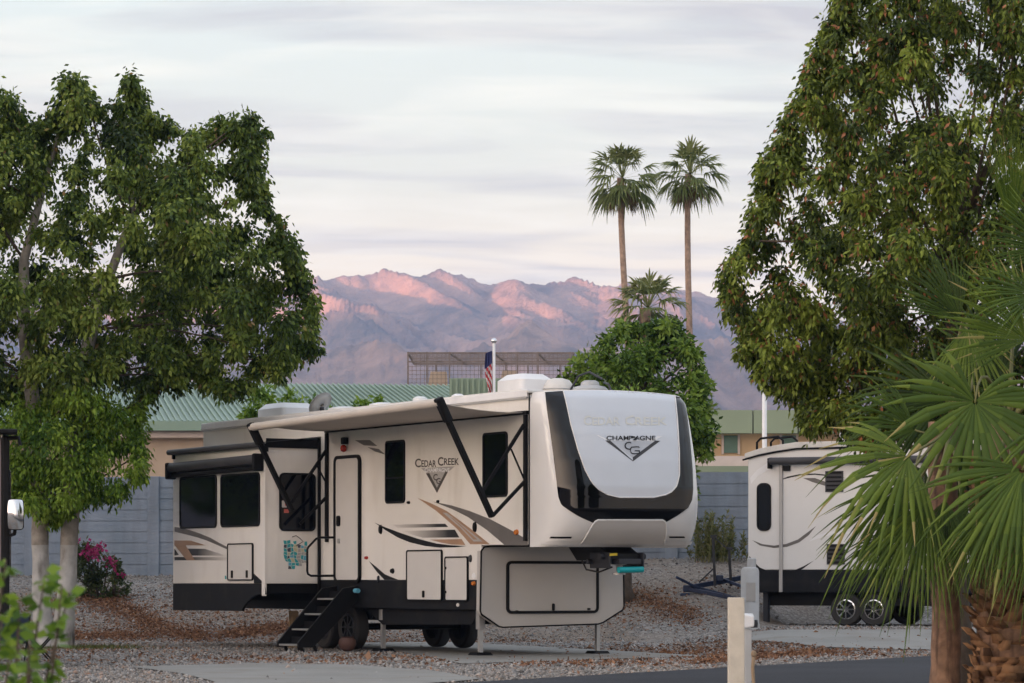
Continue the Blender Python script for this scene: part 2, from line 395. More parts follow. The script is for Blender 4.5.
def rrect(a0, a1, b0, b1, r, n=5):
    if a0 > a1: a0, a1 = a1, a0
    if b0 > b1: b0, b1 = b1, b0
    out = []
    for cx, cy, s in ((a1-r, b1-r, 0), (a0+r, b1-r, 90), (a0+r, b0+r, 180), (a1-r, b0+r, 270)):
        for i in range(n+1):
            t = R(s+90*i/n); out.append((cx+r*math.cos(t), cy+r*math.sin(t)))
    return out
def inset(rect, d): a0, a1, b0, b1 = min(rect[:2]), max(rect[:2]), min(rect[2:]), max(rect[2:]); return (a0+d, a1-d, b0+d, b1-d)
def SP(pts, v): return [L(u, v, z) for u, z in pts]           # on a wall along the side
def FP(pts, u): return [L(u, v, z) for v, z in pts]           # on a wall across the trailer
def side_rect(x0, x1, yt, yb, v=0.):
    ua, _ = side(x0, yt, v); ub, _ = side(x1, yt, v)
    xm = (x0+x1)/2; return (ua, ub, side(xm, yb, v)[1], side(xm, yt, v)[1])
def front_rect(x0, x1, yt, yb, u):
    va, _ = front(x0, yt, u); vb, _ = front(x1, yt, u); xm = (x0+x1)/2
    return (va, vb, front(xm, yb, u)[1], front(xm, yt, u)[1])

def hatch(name, rect, P, at0, out, r, fr, face, framemat, parent, proud=.03, latches=(), n=5):
    """A framed panel on a wall: P places a loop, out = direction off the wall."""
    o_ = rrect(*inset(rect, 0), r, n); i_ = rrect(*inset(rect, fr), max(.01, r-fr), n)
    p = MB().loft(P(i_, at0), P(i_, at0+out*proud*.6)).build(name, M[face], parent)
    MB().ring(P(o_, at0), P(i_, at0), P(o_, at0+out*proud), P(i_, at0+out*proud)).build('frame', M[framemat], p)
    for a, b, w, h in latches:
        MB().loft(P(rrect(a-w/2, a+w/2, b-h/2, b+h/2, min(w, h)*.3, 2), at0+out*proud*.6), P(rrect(a-w/2, a+w/2, b-h/2, b+h/2, min(w, h)*.3, 2), at0+out*(proud*.6+.02))).build('latch', M['black'], p)
    return p

# shell: side profile drawn across
prof = [(.02, ZC+.02), (.02, ZR-.04), (.08, ZR), (UL-.08, ZR), (UL, ZR-.10), (UL, ZS), (UF+.02, ZS), (UF+.02, ZC+.02)]
MB().loft(SP(prof, 0), SP(prof, W)).build('body', M['body'], rv, bevel=.02)
pr = [(.02, ZR+.004), (.02, ZR+.05), (.3, ZR+.075), (UL-.25, ZR+.075), (UL+.03, ZR+.03), (UL+.05, ZR-.06), (UL+.02, ZR-.07), (UL-.1, ZR+.004)]
MB().loft(SP(pr, -.025), SP(pr, W+.025)).build('roof', M['roofm'], rv, bevel=.02)
MB().box(L(.05, -.028, ZR-.05), L(UL+.02, -.001, ZR+.065)).build('roof_trim', M['white'], rv, bevel=.02)
gut = MB().box(L(.05, -.035, ZR-.075), L(UL+.03, -.003, ZR-.052)).build('rain_gutter', M['lgrey'], rv)
sk = MB().box(L(UF+.04, .004, ZB), L(6.9, W-.004, ZS-.003)).box(L(6.903, .004, .84), L(UL-.02, W-.004, ZS-.003))
sk.build('skirt', M['skirt'], rv)
bl = [(1.75, ZB-.003), (1.95, .50), (4.9, .46), (5.5, ZB-.003)]
MB().loft(SP(bl, .12), SP(bl, W-.12)).build('underbelly', M['skirt'], rv)
ch = MB()
for v in (.55, W-.65): ch.box(L(1.6, v, .52), L(6.5, v+.1, ZB-.004)); ch.box(L(6.503, v, .68), L(UL-.1, v+.1, .836))
for u in (5.6, 6.3): ch.box(L(u, .3, .56), L(u+.08, W-.3, .66))
for u in (6.12, 7.05): ch.tube([L(u, .3, .40), L(u, W-.3, .40)], .05, 8)
ch.build('chassis', M['blackmetal'], rv)
# black corner trim where the side meets the cap
MB().box(L(-.004, -.012, ZC), L(.02, -.002, ZR)).build('seam_trim', M['black'], rv)

# ---- front cap
NE = 4.4
DZ = [(1.70, .60), (1.78, .76), (1.95, .92), (2.25, 1.03), (2.6, 1.02), (3.0, .94), (3.4, .81), (3.75, .66), (3.95, .54), (4.04, .42)]
def capD(z): return float(np.interp(z, [a for a, b in DZ], [b for a, b in DZ]))
def capP(a, z):
    c, s = math.cos(a), math.sin(a); wi = .0 if z < 3.9 else .05*ss(3.9, 4.06, z)
    q = (1-math.copysign(abs(c)**(2/NE), c))/2
    v = wi+(W+.05-2*wi)*q; zz = z+.05*ss(3.5, 4.03, z)*(1-(2*v/W-1)**2)*min(1, max(0, s*1.3))
    return (-capD(z)*abs(s)**(2/NE), v, zz)
AA = np.linspace(0, math.pi, 161)
zs = [1.70, 1.73, 1.78, 1.88, 2.0, 2.15, 2.35, 2.55, 2.8, 3.05, 3.3, 3.5, 3.7, 3.85, 3.95, 4.0, 4.03, 4.045]
cp = MB().grid([[L(*capP(a, z)) for a in AA] for z in zs])
cp.poly([L(*capP(a, zs[0])) for a in AA]); cp.poly([L(*capP(a, zs[-1])) for a in AA])
cap = cp.build('front_cap', M['cap'], rv, smooth=True, angle=50)
_cache = {}
def cap_row(z):
    k = round(z, 3)
    if k not in _cache:
        a = np.linspace(.02, math.pi-.02, 400); px = np.array([proj(*capP(t, z))[0] for t in a]); i = int(px.argmax())
        _cache[k] = (px[:i+1], a[:i+1])
    return _cache[k]
def cap_at(px, py, off=.004):
    z = CZ+(HY-py)/F*Y0
    for _ in range(5):
        X_, A_ = cap_row(z); a = float(np.interp(px, X_, A_)); u, v, _z = capP(a, z)
        z = min(4.03, max(1.71, CZ+(HY-py)/F*tw(u, v).y))
    e = .004
    p = Vector(capP(a, z)); t1 = Vector(capP(a+e, z))-Vector(capP(a-e, z)); t2 = Vector(capP(a, z+.01))-Vector(capP(a, z-.01))
    n = t1.cross(t2).normalized()
    if n.x > 0: n = -n                    # u decreases towards the front
    p += n*off
    return L(p.x, p.y, p.z)
def cap_patch(name, mt, rows, nc=28, off=.004, parent=None):
    g = []
    for py, a, b in rows: g.append([cap_at(lerp(a, b, j/nc), py, off) for j in range(nc+1)])
    return MB().grid(g).build(name, mt, parent or cap, smooth=True)
def curve(pts): return lambda y: float(np.interp(y, [p[0] for p in pts], [p[1] for p in pts]))
oL = curve([(391.5, 545), (410, 547), (430, 550), (455, 553.5), (480, 556.5), (497, 558.5), (505, 561.5), (511, 570), (517, 580), (521, 589), (524.5, 597)])
iL = curve([(391.5, 563), (405, 566.5), (425, 571), (450, 578), (470, 585), (483, 592), (490, 599), (495, 608), (497.7, 620)])
iR = curve([(391.5, 674), (420, 677), (450, 678.8), (475, 679), (486, 676.5), (492, 671), (496, 663), (497.7, 652)])
oR = curve([(391.5, 683), (410, 686.5), (440, 690), (470, 692.5), (490, 693), (500, 692), (508, 688), (515, 678), (521, 668), (524.5, 660)])
ya = list(np.linspace(391.5, 497.5, 40)); yb_ = list(np.linspace(497.5, 524.5, 14))
band = cap_patch('windshield_band', M['gloss'], [(y, oL(y), oR(y)) for y in yb_], 60, .005)
cap_patch('windshield_side', M['gloss'], [(y, oL(y), iL(y)) for y in ya], 16, .005)
cap_patch('windshield_side', M['gloss'], [(y, iR(y), oR(y)) for y in ya], 16, .005)
cap_patch('emblem_panel', M['cap_panel'], [(y, iL(y)+.6, iR(y)-.6) for y in ya], 60, .006)
# raised edge round the panel
edge = [cap_at(iL(y), y, .010) for y in ya]+[cap_at(iR(y), y, .010) for y in reversed(ya)]
MB().tube(edge, .011, 6).build('panel_edge', M['cap'], cap, smooth=True)
mold = [(519.5, 597, 661.5), (521, 594.5, 664), (524, 592, 665), (530, 588.5, 665.2), (536, 585, 665), (540, 582.5, 664), (542.5, 580, 663)]
cap_patch('lower_molding', M['nose'], mold, 40, .035)
MB().tube([cap_at(a, y, .03) for y, a, b in reversed(mold)]+[cap_at(b, y, .03) for y, a, b in mold], .014, 8).build('molding_edge', M['cap'], cap, smooth=True)
cap_patch('lower_lip', M['cap'], [(540.5, 541, 693), (543.5, 541, 693)], 40, .03)
cap_patch('vent_slot', M['black'], [(536.5, 551, 572), (538.3, 549.5, 571)], 8, .006)
cap_patch('vent_slot', M['black'], [(536.2, 669, 684), (537.8, 669, 685)], 8, .006)
def cap_tri(name, mt, pts, off=.009, n=12):
    pts = [Vector((*p, 0)) for p in pts]
    m = MB(); m.poly([cap_at(p.x, p.y, off) for p in pts]); return m.build(name, M[mt], cap)
def words(body, box, place, mt, parent, weight=0., name='lettering'):
    V, Fc = text_shape(body, weight); x0, x1, yt, yb = box
    P = [place(x0+(x1-x0)*v[0], yb+(yt-yb)*v[1]) for v in V]
    return MB().add(P, Fc).build(name, M[mt], parent)
cpl = lambda x, y: cap_at(x, y, .010); cpl2 = lambda x, y: cap_at(x, y, .014)
words('C', (583.5, 591, 416.3, 425.5), cpl, 'ghost', cap, .02); words('EDAR', (592, 620, 418, 425.5), cpl, 'ghost', cap, .02)
words('C', (626.5, 633.5, 416.3, 425.5), cpl, 'ghost', cap, .02); words('REEK', (634.5, 667, 418, 425.5), cpl, 'ghost', cap, .02)
emb = MB()
def cpoly(mb, pts, off, mi=0): mb.poly([cap_at(x, y, off) for x, y in pts], mi)
cpoly(emb, [(596, 435.3), (662, 436.3), (653, 441.5), (606, 440.5)], .008, 0)
cpoly(emb, [(605, 440.8), (610, 440.8), (634, 460.8), (634, 457.5), (655, 440.8), (660, 441), (634, 461.5)], .0095, 1)
cpoly(emb, [(609, 440.8), (655, 440.8), (634, 457.8)], .008, 2)
emb.build('emblem', [M['white'], M['greyfab'], M['silver']], cap)
words('CHAMPAGNE', (606, 655, 436, 440.6), cpl2, 'ink', cap, .015)
words('C', (624, 632.5, 442, 450), cpl2, 'ink', cap, .0); words('G', (630, 638, 446.5, 454.5), cpl2, 'ink', cap, .0)

# ---- lower front wall under the overhang
fpx = [(481.2, 551), (484, 547.2), (490, 546.2), (560, 545.8), (610, 546), (623.5, 566), (624, 606), (622.5, 610), (603, 622.5), (598, 624), (503, 627.3), (499, 626.5), (481.5, 614.5), (480.2, 611)]
fpts = [front(x, y, UF) for x, y in fpx]
nose = MB().loft(FP(fpts, UF), FP(fpts, UF+.12)).build('lower_front', M['nose'], rv)
MB().tube(FP(fpts, UF-.002)+[FP(fpts, UF-.002)[0]], .014, 6).build('edge_trim', M['black'], nose)
fr_ = front_rect(506, 598, 561, 613.5, UF)
hatch('baggage_door', fr_, FP, UF, -1, .09, .045, 'nose', 'black', rv, .03,
      [(front(552.5, 607, UF)[0], front(552.5, 607, UF)[1], .04, .11), (front(516, 611, UF)[0], front(516, 611.3, UF)[1], .05, .03), (front(588, 609, UF)[0], front(588, 609, UF)[1], .05, .03)])

# ---- king pin
kp = MB().loft(SP([(.55, 1.72), (-.35, 1.72), (-.62, 1.60), (-.62, 1.50), (.30, 1.50)], 1.02), SP([(.55, 1.72), (-.35, 1.72), (-.62, 1.60), (-.62, 1.50), (.30, 1.50)], 1.58)).build('pin_box', M['blackmetal'], rv, bevel=.015)
MB().lathe(L(-.48, 1.3, 1.28), [(.10, 0), (.10, .03), (.045, .035), (.045, .14), (.13, .16), (.13, .23)], 16).build('king_pin', M['alu'], kp)
k2 = MB()
for v in (.98, 1.59): k2.box(L(-.7, v, 1.38), L(-.15, v+.03, 1.62))
k2.tube([L(-.55, .9, 1.56), L(-.55, 1.72, 1.56)], .05, 10).tube([L(-.2, .9, 1.48), L(-.2, 1.72, 1.48)], .04, 10)
k2.box(L(-.80, 1.1, 1.44), L(-.58, 1.5, 1.52))
k2.build('hitch_bracket', M['steel'], kp, bevel=.008)
a_, b_ = (front(618.5, 570, -.75), front(642.5, 569.5, -.75))
MB().tube([L(-.75, *a_), L(-.75, *b_)], .048, 14).build('pin_cover', M['teal'], kp, smooth=True, angle=40)
q = [front(x, y, -.7) for x, y in ((609.5, 553.5), (617, 553), (617, 555.5), (609.5, 556))]
MB().loft(FP(q, -.70), FP(q, -.712)).build('warning_label', M['yellow'], kp)
hw = front(596, 557, .1); MB().box(L(.06, hw[0]-.08, 1.40), L(.12, hw[0]+.06, 1.66)).build('junction_box', M['alu'], kp, bevel=.01)
MB().tube([L(.1, 1.0, 1.5), L(-.1, .95, 1.36), L(-.3, 1.05, 1.32), L(-.45, 1.2, 1.4)], .014, 6).build('cable', M['rubber'], kp)

# ---- landing legs and stabilisers
def leg(u, v, ztop, zb=.02, up=.4, name='landing_leg'):
    o = MB().box(L(u-.055, v-.055, ztop-up), L(u+.055, v+.055, ztop)).build(name, M['alu'], rv, bevel=.008)
    MB().box(L(u-.032, v-.032, zb+.03), L(u+.032, v+.032, ztop-up-.002)).build('inner_tube', M['alu'], o)
    MB().loft([L(u-.15, v-.15, zb), L(u+.15, v-.15, zb), L(u+.15, v+.15, zb), L(u-.15, v+.15, zb)], [L(u-.12, v-.12, zb+.045), L(u+.12, v-.12, zb+.045), L(u+.12, v+.12, zb+.045), L(u-.12, v+.12, zb+.045)]).build('foot_pad', M['black'], o, bevel=.006)
    return o
leg(1.72, .14, ZB-.01, up=.3); leg(1.72, 2.32, ZB-.15, up=.08); leg(4.95, .16, ZB-.02, up=.18, name='stabilizer_jack')

MB().box(L(7.98, .0, .0), L(8.12, .12, .66)).build('support_post', M['stake'], rv)

# ---- wheels
def wheel(u, v, r=.38, out=-1, par=rv, T=L, hub='alu'):
    prof = [(r*.62, -.10), (r*.90, -.115), (r*.985, -.085), (r, -.03), (r, .03), (r*.985, .085), (r*.90, .115), (r*.62, .10)]
    Tm = Matrix(((1,0,0),(0,0,1),(0,1,0)))
    w = empty('wheel', T(u, v, r+.02)); w.parent = par
    MB().lathe((0,0,0), prof+prof[:1], 28, T=Tm, caps=False).build('tyre', M['rubber'], w, smooth=True, angle=35)
    m = MB().lathe((0, out*.095, 0), [(r*.60, -.012), (r*.63, .012), (r*.56, .016), (r*.53, -.02), (r*.60, -.012)], 28, T=Tm, caps=False)
    m.lathe((0, out*.088, 0), [(r*.17, -.02), (r*.17, .03), (r*.10, .035)], 14, T=Tm)
    for i in range(8):
        a = 2*math.pi*i/8; m.bar((r*.12*math.cos(a), out*.095, r*.12*math.sin(a)), (r*.56*math.cos(a), out*.095, r*.56*math.sin(a)), .045, .03)
    m.build('rim', M[hub], w)
    MB().lathe((0, out*.05, 0), [(r*.58, -.02), (r*.58, .0)], 24, T=Tm).build('brake_drum', M['blackmetal'], w)
    return w
for u in (6.12, 7.05):
    wheel(u, .22, hub='steel'); wheel(u, W-.22, out=1, hub='steel')

# ---- windows, doors and compartments on the near side
def window(rect, P, at0, parent, out=-1, r=.07, fr=.03, sashes=None):
    w = empty('window', (0,0,0)); w.parent = parent
    o_ = rrect(*inset(rect, 0), r); i_ = rrect(*inset(rect, fr), r-fr+.005)
    MB().ring(P(o_, at0), P(i_, at0), P(o_, at0+out*.022), P(i_, at0+out*.022)).build('frame', M['black'], w)
    MB().loft(P(i_, at0), P(i_, at0+out*.010)).build('pane', M['glass'], w)
    if sashes is not None:
        a0, a1, b0, b1 = inset(rect, fr); zz = lerp(b0, b1, sashes)
        MB().loft(P([(a0, zz-.012), (a1, zz-.012), (a1, zz+.012), (a0, zz+.012)], at0+out*.0105), P([(a0, zz-.012), (a1, zz-.012), (a1, zz+.012), (a0, zz+.012)], at0+out*.018)).build('sash_bar', M['black'], w)
    return w
window(side_rect(386, 405.4, 440.3, 503.3), SP, -.001, rv, sashes=.4)
window(side_rect(483.5, 508, 432.2, 497.2), SP, -.001, rv)
dr = side_rect(335.6, 361.6, 455.3, 583)
door = hatch('entry_door', dr, SP, -.001, -1, .12, .055, 'door', 'black', rv, .045)
u_, z_ = side(340.5, 521); MB().loft(SP(rrect(u_-.05, u_+.05, z_-.09, z_+.09, .04, 4), -.028), SP(rrect(u_-.05, u_+.05, z_-.09, z_+.09, .04, 4), -.06)).build('handle', M['black'], door)
MB().loft(SP(rrect(u_-.03, u_+.03, z_-.38, z_-.30, .02, 3), -.028), SP(rrect(u_-.03, u_+.03, z_-.38, z_-.30, .02, 3), -.05)).build('lock', M['alu'], door)
for r_, lt in ((side_rect(407.5, 443, 549.8, 600.8), [(424.8, 594)]), (side_rect(445.8, 468.9, 556.4, 601.2), [(447, 568), (447, 592)])):
    hatch('compartment_door', r_, SP, -.001, -1, .05, .022, 'door', 'black', rv, .03, [(*side(*p), .05 if len(lt) == 1 else .03, .11 if len(lt) == 1 else .04) for p in lt])
# small fittings
def puck(px, py, rw, rh, mt, name, v=0., d=.03, parent=rv):
    u, z = side(px, py, v); pts = [(u+rw*math.cos(t*math.pi/8), z+rh*math.sin(t*math.pi/8)) for t in range(16)]
    return MB().loft(SP(pts, v), SP([(lerp(u, a, .8), lerp(z, b, .8)) for a, b in pts], v-d)).build(name, M[mt], parent)
puck(381, 529.5, .05, .08, 'black', 'speaker'); puck(475.3, 527, .05, .085, 'black', 'speaker')
puck(409, 502.5, .04, .025, 'black', 'clearance_light'); puck(438.5, 501.5, .03, .025, 'black', 'clearance_light')
puck(516.8, 532.2, .06, .045, 'amber', 'marker_light'); puck(474, 583.4, .05, .035, 'amber', 'marker_light')
puck(366.8, 557.8, .05, .03, 'red', 'marker_light')
puck(392.8, 571, .06, .045, 'black', 'outlet_cover'); puck(470.8, 558.5, .04, .06, 'greyfab', 'water_inlet'); puck(473.7, 576, .06, .05, 'white', 'water_label', d=.006)
puck(457.8, 605, .05, .03, 'paper', 'warning_label', d=.006); puck(379, 579, .025, .06, 'steel', 'outlet_cover')
u_, z_ = side(347.2, 441.5); pl = MB().box(L(u_-.06, -.10, z_-.05), L(u_+.06, 0, z_+.07)).build('porch_light', M['black'], rv, bevel=.02)
MB().lathe(L(u_-.02, -.08, z_-.21), [(.015, .03), (.048, .05), (.058, .09), (.048, .13), (.02, .15)], 14).build('lens', M['red'], pl, smooth=True)

# ---- film decals along the side
def decal(mt, pts, name='swoosh_decal', v=0., lev=1, parent=rv):
    return MB().poly([L(u, v-.0025*lev, z) for u, z in (side(x, y, v) for x, y in pts)]).build(name, mt if not isinstance(mt, str) else M[mt], parent)
M['fadeL'] = fade_mat('fading_film', (.58, .55, .52), (.02, .02, .022), .1, .8)
M['fadeR'] = fade_mat('fading_film_back', (.02, .02, .022), (.58, .55, .52), .3, .95)
decal('grey', [(433, 501.6), (452, 505.5), (470, 511), (490, 519), (510, 529.5), (528, 540), (528, 545.3), (505, 545.3), (487, 530), (468, 517), (452, 509)])
decal('ink', [(374.5, 522.5), (386, 527.5), (402, 533.4), (418, 538.8), (437, 543.6), (452, 545.3), (467, 546), (455, 547.4), (440, 547.6), (425, 546), (410, 542.4), (398, 537.6), (385, 529.8)])
decal('fadeL', [(393, 524.6), (445.3, 523.7), (448.4, 527), (398, 527.8)]); decal('fadeL', [(404, 531), (455, 529.6), (459.5, 537.5), (423, 537.7), (412, 534.5)])
decal('tan', [(430, 539.6), (461.7, 539), (465.6, 545), (452, 544.6), (441, 542.6)])
decal('tan', [(417.7, 498), (432, 503.6), (447, 511), (470, 528), (490, 544.2), (470.5, 544.2), (457, 528.5), (436, 510.5)], lev=2)
decal('lgrey', [(443, 512.5), (447.5, 513), (483, 541.5), (474, 541.5), (461, 528)], lev=3, name='pinstripe_decal')
decal('tan', [(450, 516.5), (453, 518), (478, 539.5), (474, 539.5), (462, 527)], lev=4, name='pinstripe_decal')
for p in ([(355, 440.2), (370, 440), (377.5, 446), (364, 445.4)], [(367.5, 447), (379, 449), (385.5, 454.6), (375, 451.5)]): decal('grey', p, 'chip_decal')
decal('ink', [(369, 561), (376, 566.5), (385, 574.3), (398.5, 579.8), (384.5, 579.8), (377, 572)])
sp_ = lambda x, y: (lambda q: L(q[0], -.004, q[1]))(side(x, y)); sp2 = lambda x, y: (lambda q: L(q[0], -.0075, q[1]))(side(x, y))
words('C', (415.2, 421, 458.6, 467.4), sp_, 'letter', rv, .02); words('EDAR', (421.6, 436.4, 460.2, 467), sp_, 'letter', rv, .02)
words('C', (438, 443.6, 457, 465.8), sp_, 'letter', rv, .02); words('REEK', (444.2, 459.2, 458.2, 465), sp_, 'letter', rv, .02)
eb = MB()
def spoly(mb, pts, lev, mi): mb.poly([L(u, -.0025*lev, z) for u, z in (side(x, y) for x, y in pts)], mi)
spoly(eb, [(421, 468.2), (455, 466.2), (449.5, 471), (427, 473)], 1, 0); spoly(eb, [(428, 473.2), (447, 471), (437.3, 489.5)], 1, 0)
spoly(eb, [(426.2, 473.4), (429.5, 473), (437.2, 487.8), (446.2, 470.6), (449, 470.2), (437.2, 493)], 2, 1)
eb.build('emblem', [M['lgrey'], M['letter']], rv)
words('CHAMPAGNE', (425, 450, 468, 472.2), sp2, 'white', rv, .02)
words('C', (433.6, 438, 474, 480.5), sp2, 'letter', rv, .02); words('G', (436.6, 441, 478, 484.2), sp2, 'letter', rv, .02)

# ---- slide out
VS, U1, U2 = -1.05, 6.93, 10.68
zst = 3.47; zsk = side(220, 583.6, VS)[1]; zsb = side(220, 611, VS)[1]
sl = MB().box(L(U1, VS, zsk), L(U2, -.004, zst)).build('slide_out', M['body'], rv, bevel=.015)
arch = [(266.3, 594.2), (261, 593.9), (256.5, 594.6), (252, 597), (247.5, 601), (243.5, 606.5), (241.2, 611)]
skp = [(U2, zsk-.003), (U1+.003, zsk-.003), (U1+.003, side(266, 594.5, VS)[1])]+[side(x, y, VS) for x, y in arch]+[(U2, zsb)]
MB().loft(SP(skp, VS+.004), SP(skp, VS+.05)).build('slide_skirt', M['skirt'], sl)
MB().box(L(U1+.05, VS+.06, zsk-.16), L(U2-.05, -.02, zsk-.004)).build('slide_floor', M['black'], sl)
MB().box(L(U2-.05, VS+.052, zsb+.02), L(U2-.01, -.02, zsk-.004)).build('slide_skirt_end', M['skirt'], sl)
MB().box(L(U1-.012, VS-.012, side(266, 596, VS)[1]), L(U1+.10, VS+.03, zst)).build('corner_trim', M['body'], sl, bevel=.006)
MB().loft(SP([side(x, y, VS) for x, y in ((254, 573.5), (264.5, 583.4), (254, 583.4))], VS-.002), SP([side(x, y, VS) for x, y in ((254, 573.5), (264.5, 583.4), (254, 583.4))], VS-.005)).build('arch_decal', M['skirt'], sl)
seal = MB()
for z0_, z1_ in ((zsk-.25, zst+.16),): seal.box(L(U1-.05, -.05, z0_), L(U1-.006, -.006, z1_))
seal.box(L(U1-.02, VS+.02, zst-.02), L(U1-.003, -.052, zst+.14)).build('slide_seal', M['black'], sl)
window(side_rect(180.3, 217.2, 476, 528.3, VS), SP, VS-.001, rv, r=.09)
window(side_rect(221.3, 260.3, 473.4, 526.8, VS), SP, VS-.001, rv, r=.09)
win = window(front_rect(279, 315.2, 473, 531.2, U1), FP, U1-.001, rv, r=.09)
for a, mt in (((281.5, 286.5, 500.5, 507.5), 'paper'), ((283.5, 288.5, 509, 513), 'redink'), ((284.5, 288, 502.5, 506), 'redink')):
    r_ = front_rect(*a, U1); k_ = -.0125 if mt == 'paper' else -.0145
    MB().loft(FP(rrect(*r_[:2], *r_[2:], .01, 2), U1-.001+k_), FP(rrect(*r_[:2], *r_[2:], .01, 2), U1-.001+k_-.0015)).build('window_sticker', M[mt], win)
hatch('compartment_door', side_rect(228.5, 253.8, 543.2, 580.6, VS), SP, VS-.001, -1, .05, .022, 'door', 'black', rv, .03, [(*side(233.3, 574.3, VS), .05, .13), (*side(248.2, 574, VS), .05, .13)])
dv = dict(v=VS, parent=sl)
decal('grey', [(174.6, 526.8), (182, 528), (190, 530), (200, 533.4), (211, 538), (219, 542.6), (227.6, 547), (227.6, 549.5), (218, 545.3), (207, 540.6), (198, 537.6), (189, 535.2), (174.6, 531.6)], **dv)
decal('tan', [(174.6, 540.5), (191, 540.6), (206, 545.3), (186, 545.3), (195, 560.2), (187, 560.4), (174.6, 545)], **dv, lev=2)
decal('fadeR', [(186, 548.5), (205, 548.8), (226, 555.6), (192, 555.6)], **dv); decal('fadeR', [(174.6, 557), (226.6, 557), (226.6, 560.3), (174.6, 560.3)], **dv)
decal('ink', [(174.6, 548.5), (179, 554.8), (174.6, 555.6)], **dv); decal('stick1', [(225, 575.5), (226.5, 576), (226.5, 579), (225, 579.2)], **dv, name='tank_label')
# map sticker on the slide's end wall
rs = random.Random(3); stk = MB()
nx_, ny_ = 7, 8
lat = [[(lerp(283.5, 307, i/nx_)+rs.uniform(-1, 1)+(1.5 if j > 5 else 0), lerp(540, 569, j/ny_)+rs.uniform(-1, 1)+i*.25) for i in range(nx_+1)] for j in range(ny_+1)]
for j in range(ny_):
    for i in range(nx_):
        if (j > 5 and (i < 1 or i > 4)) or (j == 0 and i in (2, 4, 5)) or (j > 6 and i in (3, 4)): continue
        if i > 3 and rs.random() < .62: c = 4
        elif rs.random() < .14: c = 3
        else: c = rs.choice([0, 0, 0, 0, 1, 1, 2])
        q = [lat[j][i], lat[j][i+1], lat[j+1][i+1], lat[j+1][i]]; m_ = (sum(p[0] for p in q)/4, sum(p[1] for p in q)/4)
        stk.poly(FP([front(lerp(m_[0], x, .88), lerp(m_[1], y, .88), U1) for x, y in q], U1-.004), c)
stk.build('map_sticker', [M['stick1'], M['stick2'], M['stick3'], M['stick4'], M['lgrey']], sl)
o_ = [front(x, y, U1) for x, y in ((292, 537), (296, 535.6), (300, 538.5), (303, 541.6), (299, 544), (296, 546))]
MB().tube([L(U1-.006, *p) for p in o_], .008, 4).build('sticker_outline', M['grey'], sl)
# slide topper and window awning
tp = MB().grid([[L(u, v, lerp(3.66, 3.54, -v/1.12)) for v in (-.004, -.4, -.8, -1.12)] for u in (U1-.05, 8, 9, 10, U2-.04)]).build('slide_topper', M['greyfab'], rv)
sol = tp.modifiers.new('thickness', 'SOLIDIFY'); sol.thickness = .012
MB().tube([L(U1-.08, -1.14, 3.50), L(U2-.02, -1.14, 3.50)], .05, 12).build('roller', M['greyfab'], tp, smooth=True, angle=40)
for u in (U1-.02, U2-.08): MB().box(L(u-.02, -1.10, 3.38), L(u+.02, -1.0, 3.52)).build('bracket', M['black'], tp)
wa = MB().tube([L(U1+.08, -1.17, 3.25), L(U2-.17, -1.17, 3.22)], .085, 14).build('window_awning', M['greyfab'], rv, smooth=True, angle=40)
MB().tube([L(U1+.08, -1.13, 3.115), L(U2-.17, -1.13, 3.085)], .05, 10).build('roller_bar', M['black'], wa, smooth=True, angle=40)
for u, z in ((U1+.04, 3.19), (U2-.15, 3.15)): MB().box(L(u-.035, -1.27, z-.14), L(u+.035, -1.055, z+.16)).build('end_cap', M['black'], wa, bevel=.03)

# ---- patio awning
UA, UB = .08, 6.62
rows = []
for i in range(9):
    u = lerp(UA+.05, UB-.02, i/8); rows.append([L(u, -1.46*j/6, lerp(3.745, 3.84, j/6)-.035*math.sin(math.pi*j/6)) for j in range(7)])
fb = MB().grid(rows).build('awning_canopy', M['fabric'], rv, smooth=True); sm = fb.modifiers.new('thickness', 'SOLIDIFY'); sm.thickness = .008
tb = front(440, 402.8, UA), front(251.5, 427.2, UB)
MB().tube([L(UA, *tb[0]), L(UB, *tb[1])], .065, 14).build('awning_roller', M['fabric'], rv, smooth=True, angle=40)
MB().box(L(UA-.05, -.05, 3.715), L(UB+.05, -.003, 3.77)).build('awning_rail', M['black'], rv)
def arm(u, post, tube_px, elbow, upper, low, link, hd):
    P = lambda p: L(u, *front(*p, u))
    a = empty('awning_arm', (0,0,0)); a.parent = rv
    (x0, y0), (x1, y1) = post; ut = side((x0+x1)/2, y0)[0]
    MB().box(L(u-.035, -.055, side(x1, y1)[1]), L(u+.035, -.004, 3.71)).build('post', M['black'], a, bevel=.008)
    T = P(tube_px); E = P(elbow)
    MB().bar(T, E, .105, .07).build('outer_arm', M['black'], a, bevel=.01)
    d = (E-T).normalized()
    MB().bar(T-d*.08, T+d*.32, .15, .12).build('head', M['black'], a, bevel=.03)
    MB().bar(P(upper[0]), P(upper[1]), .045).build('strut', M['black'], a)
    if low: MB().bar(P(low[0]), P(low[1]), .045).build('strut', M['black'], a)
    MB().bar(P(link[0]), P(link[1]), .022).build('link', M['black'], a)
    if hd: MB().tube([P(hd[0]), P(hd[1])], .02, 8).build('gas_spring', M['chrome'], a)
    return a
arm(UA, ((524, 413), (525, 541)), (440, 402.5), (492, 517), ((524, 424.5), (481.5, 493)), ((526, 480), (492.5, 516)), ((511, 449), (524, 479)), None)
arm(UB, ((330, 432), (331, 542)), (252, 427.5), (292, 511), ((329, 446), (291, 503)), ((331.5, 492), (300, 524)), ((316, 464), (330, 490)), ((296, 497), (292, 502.5)))
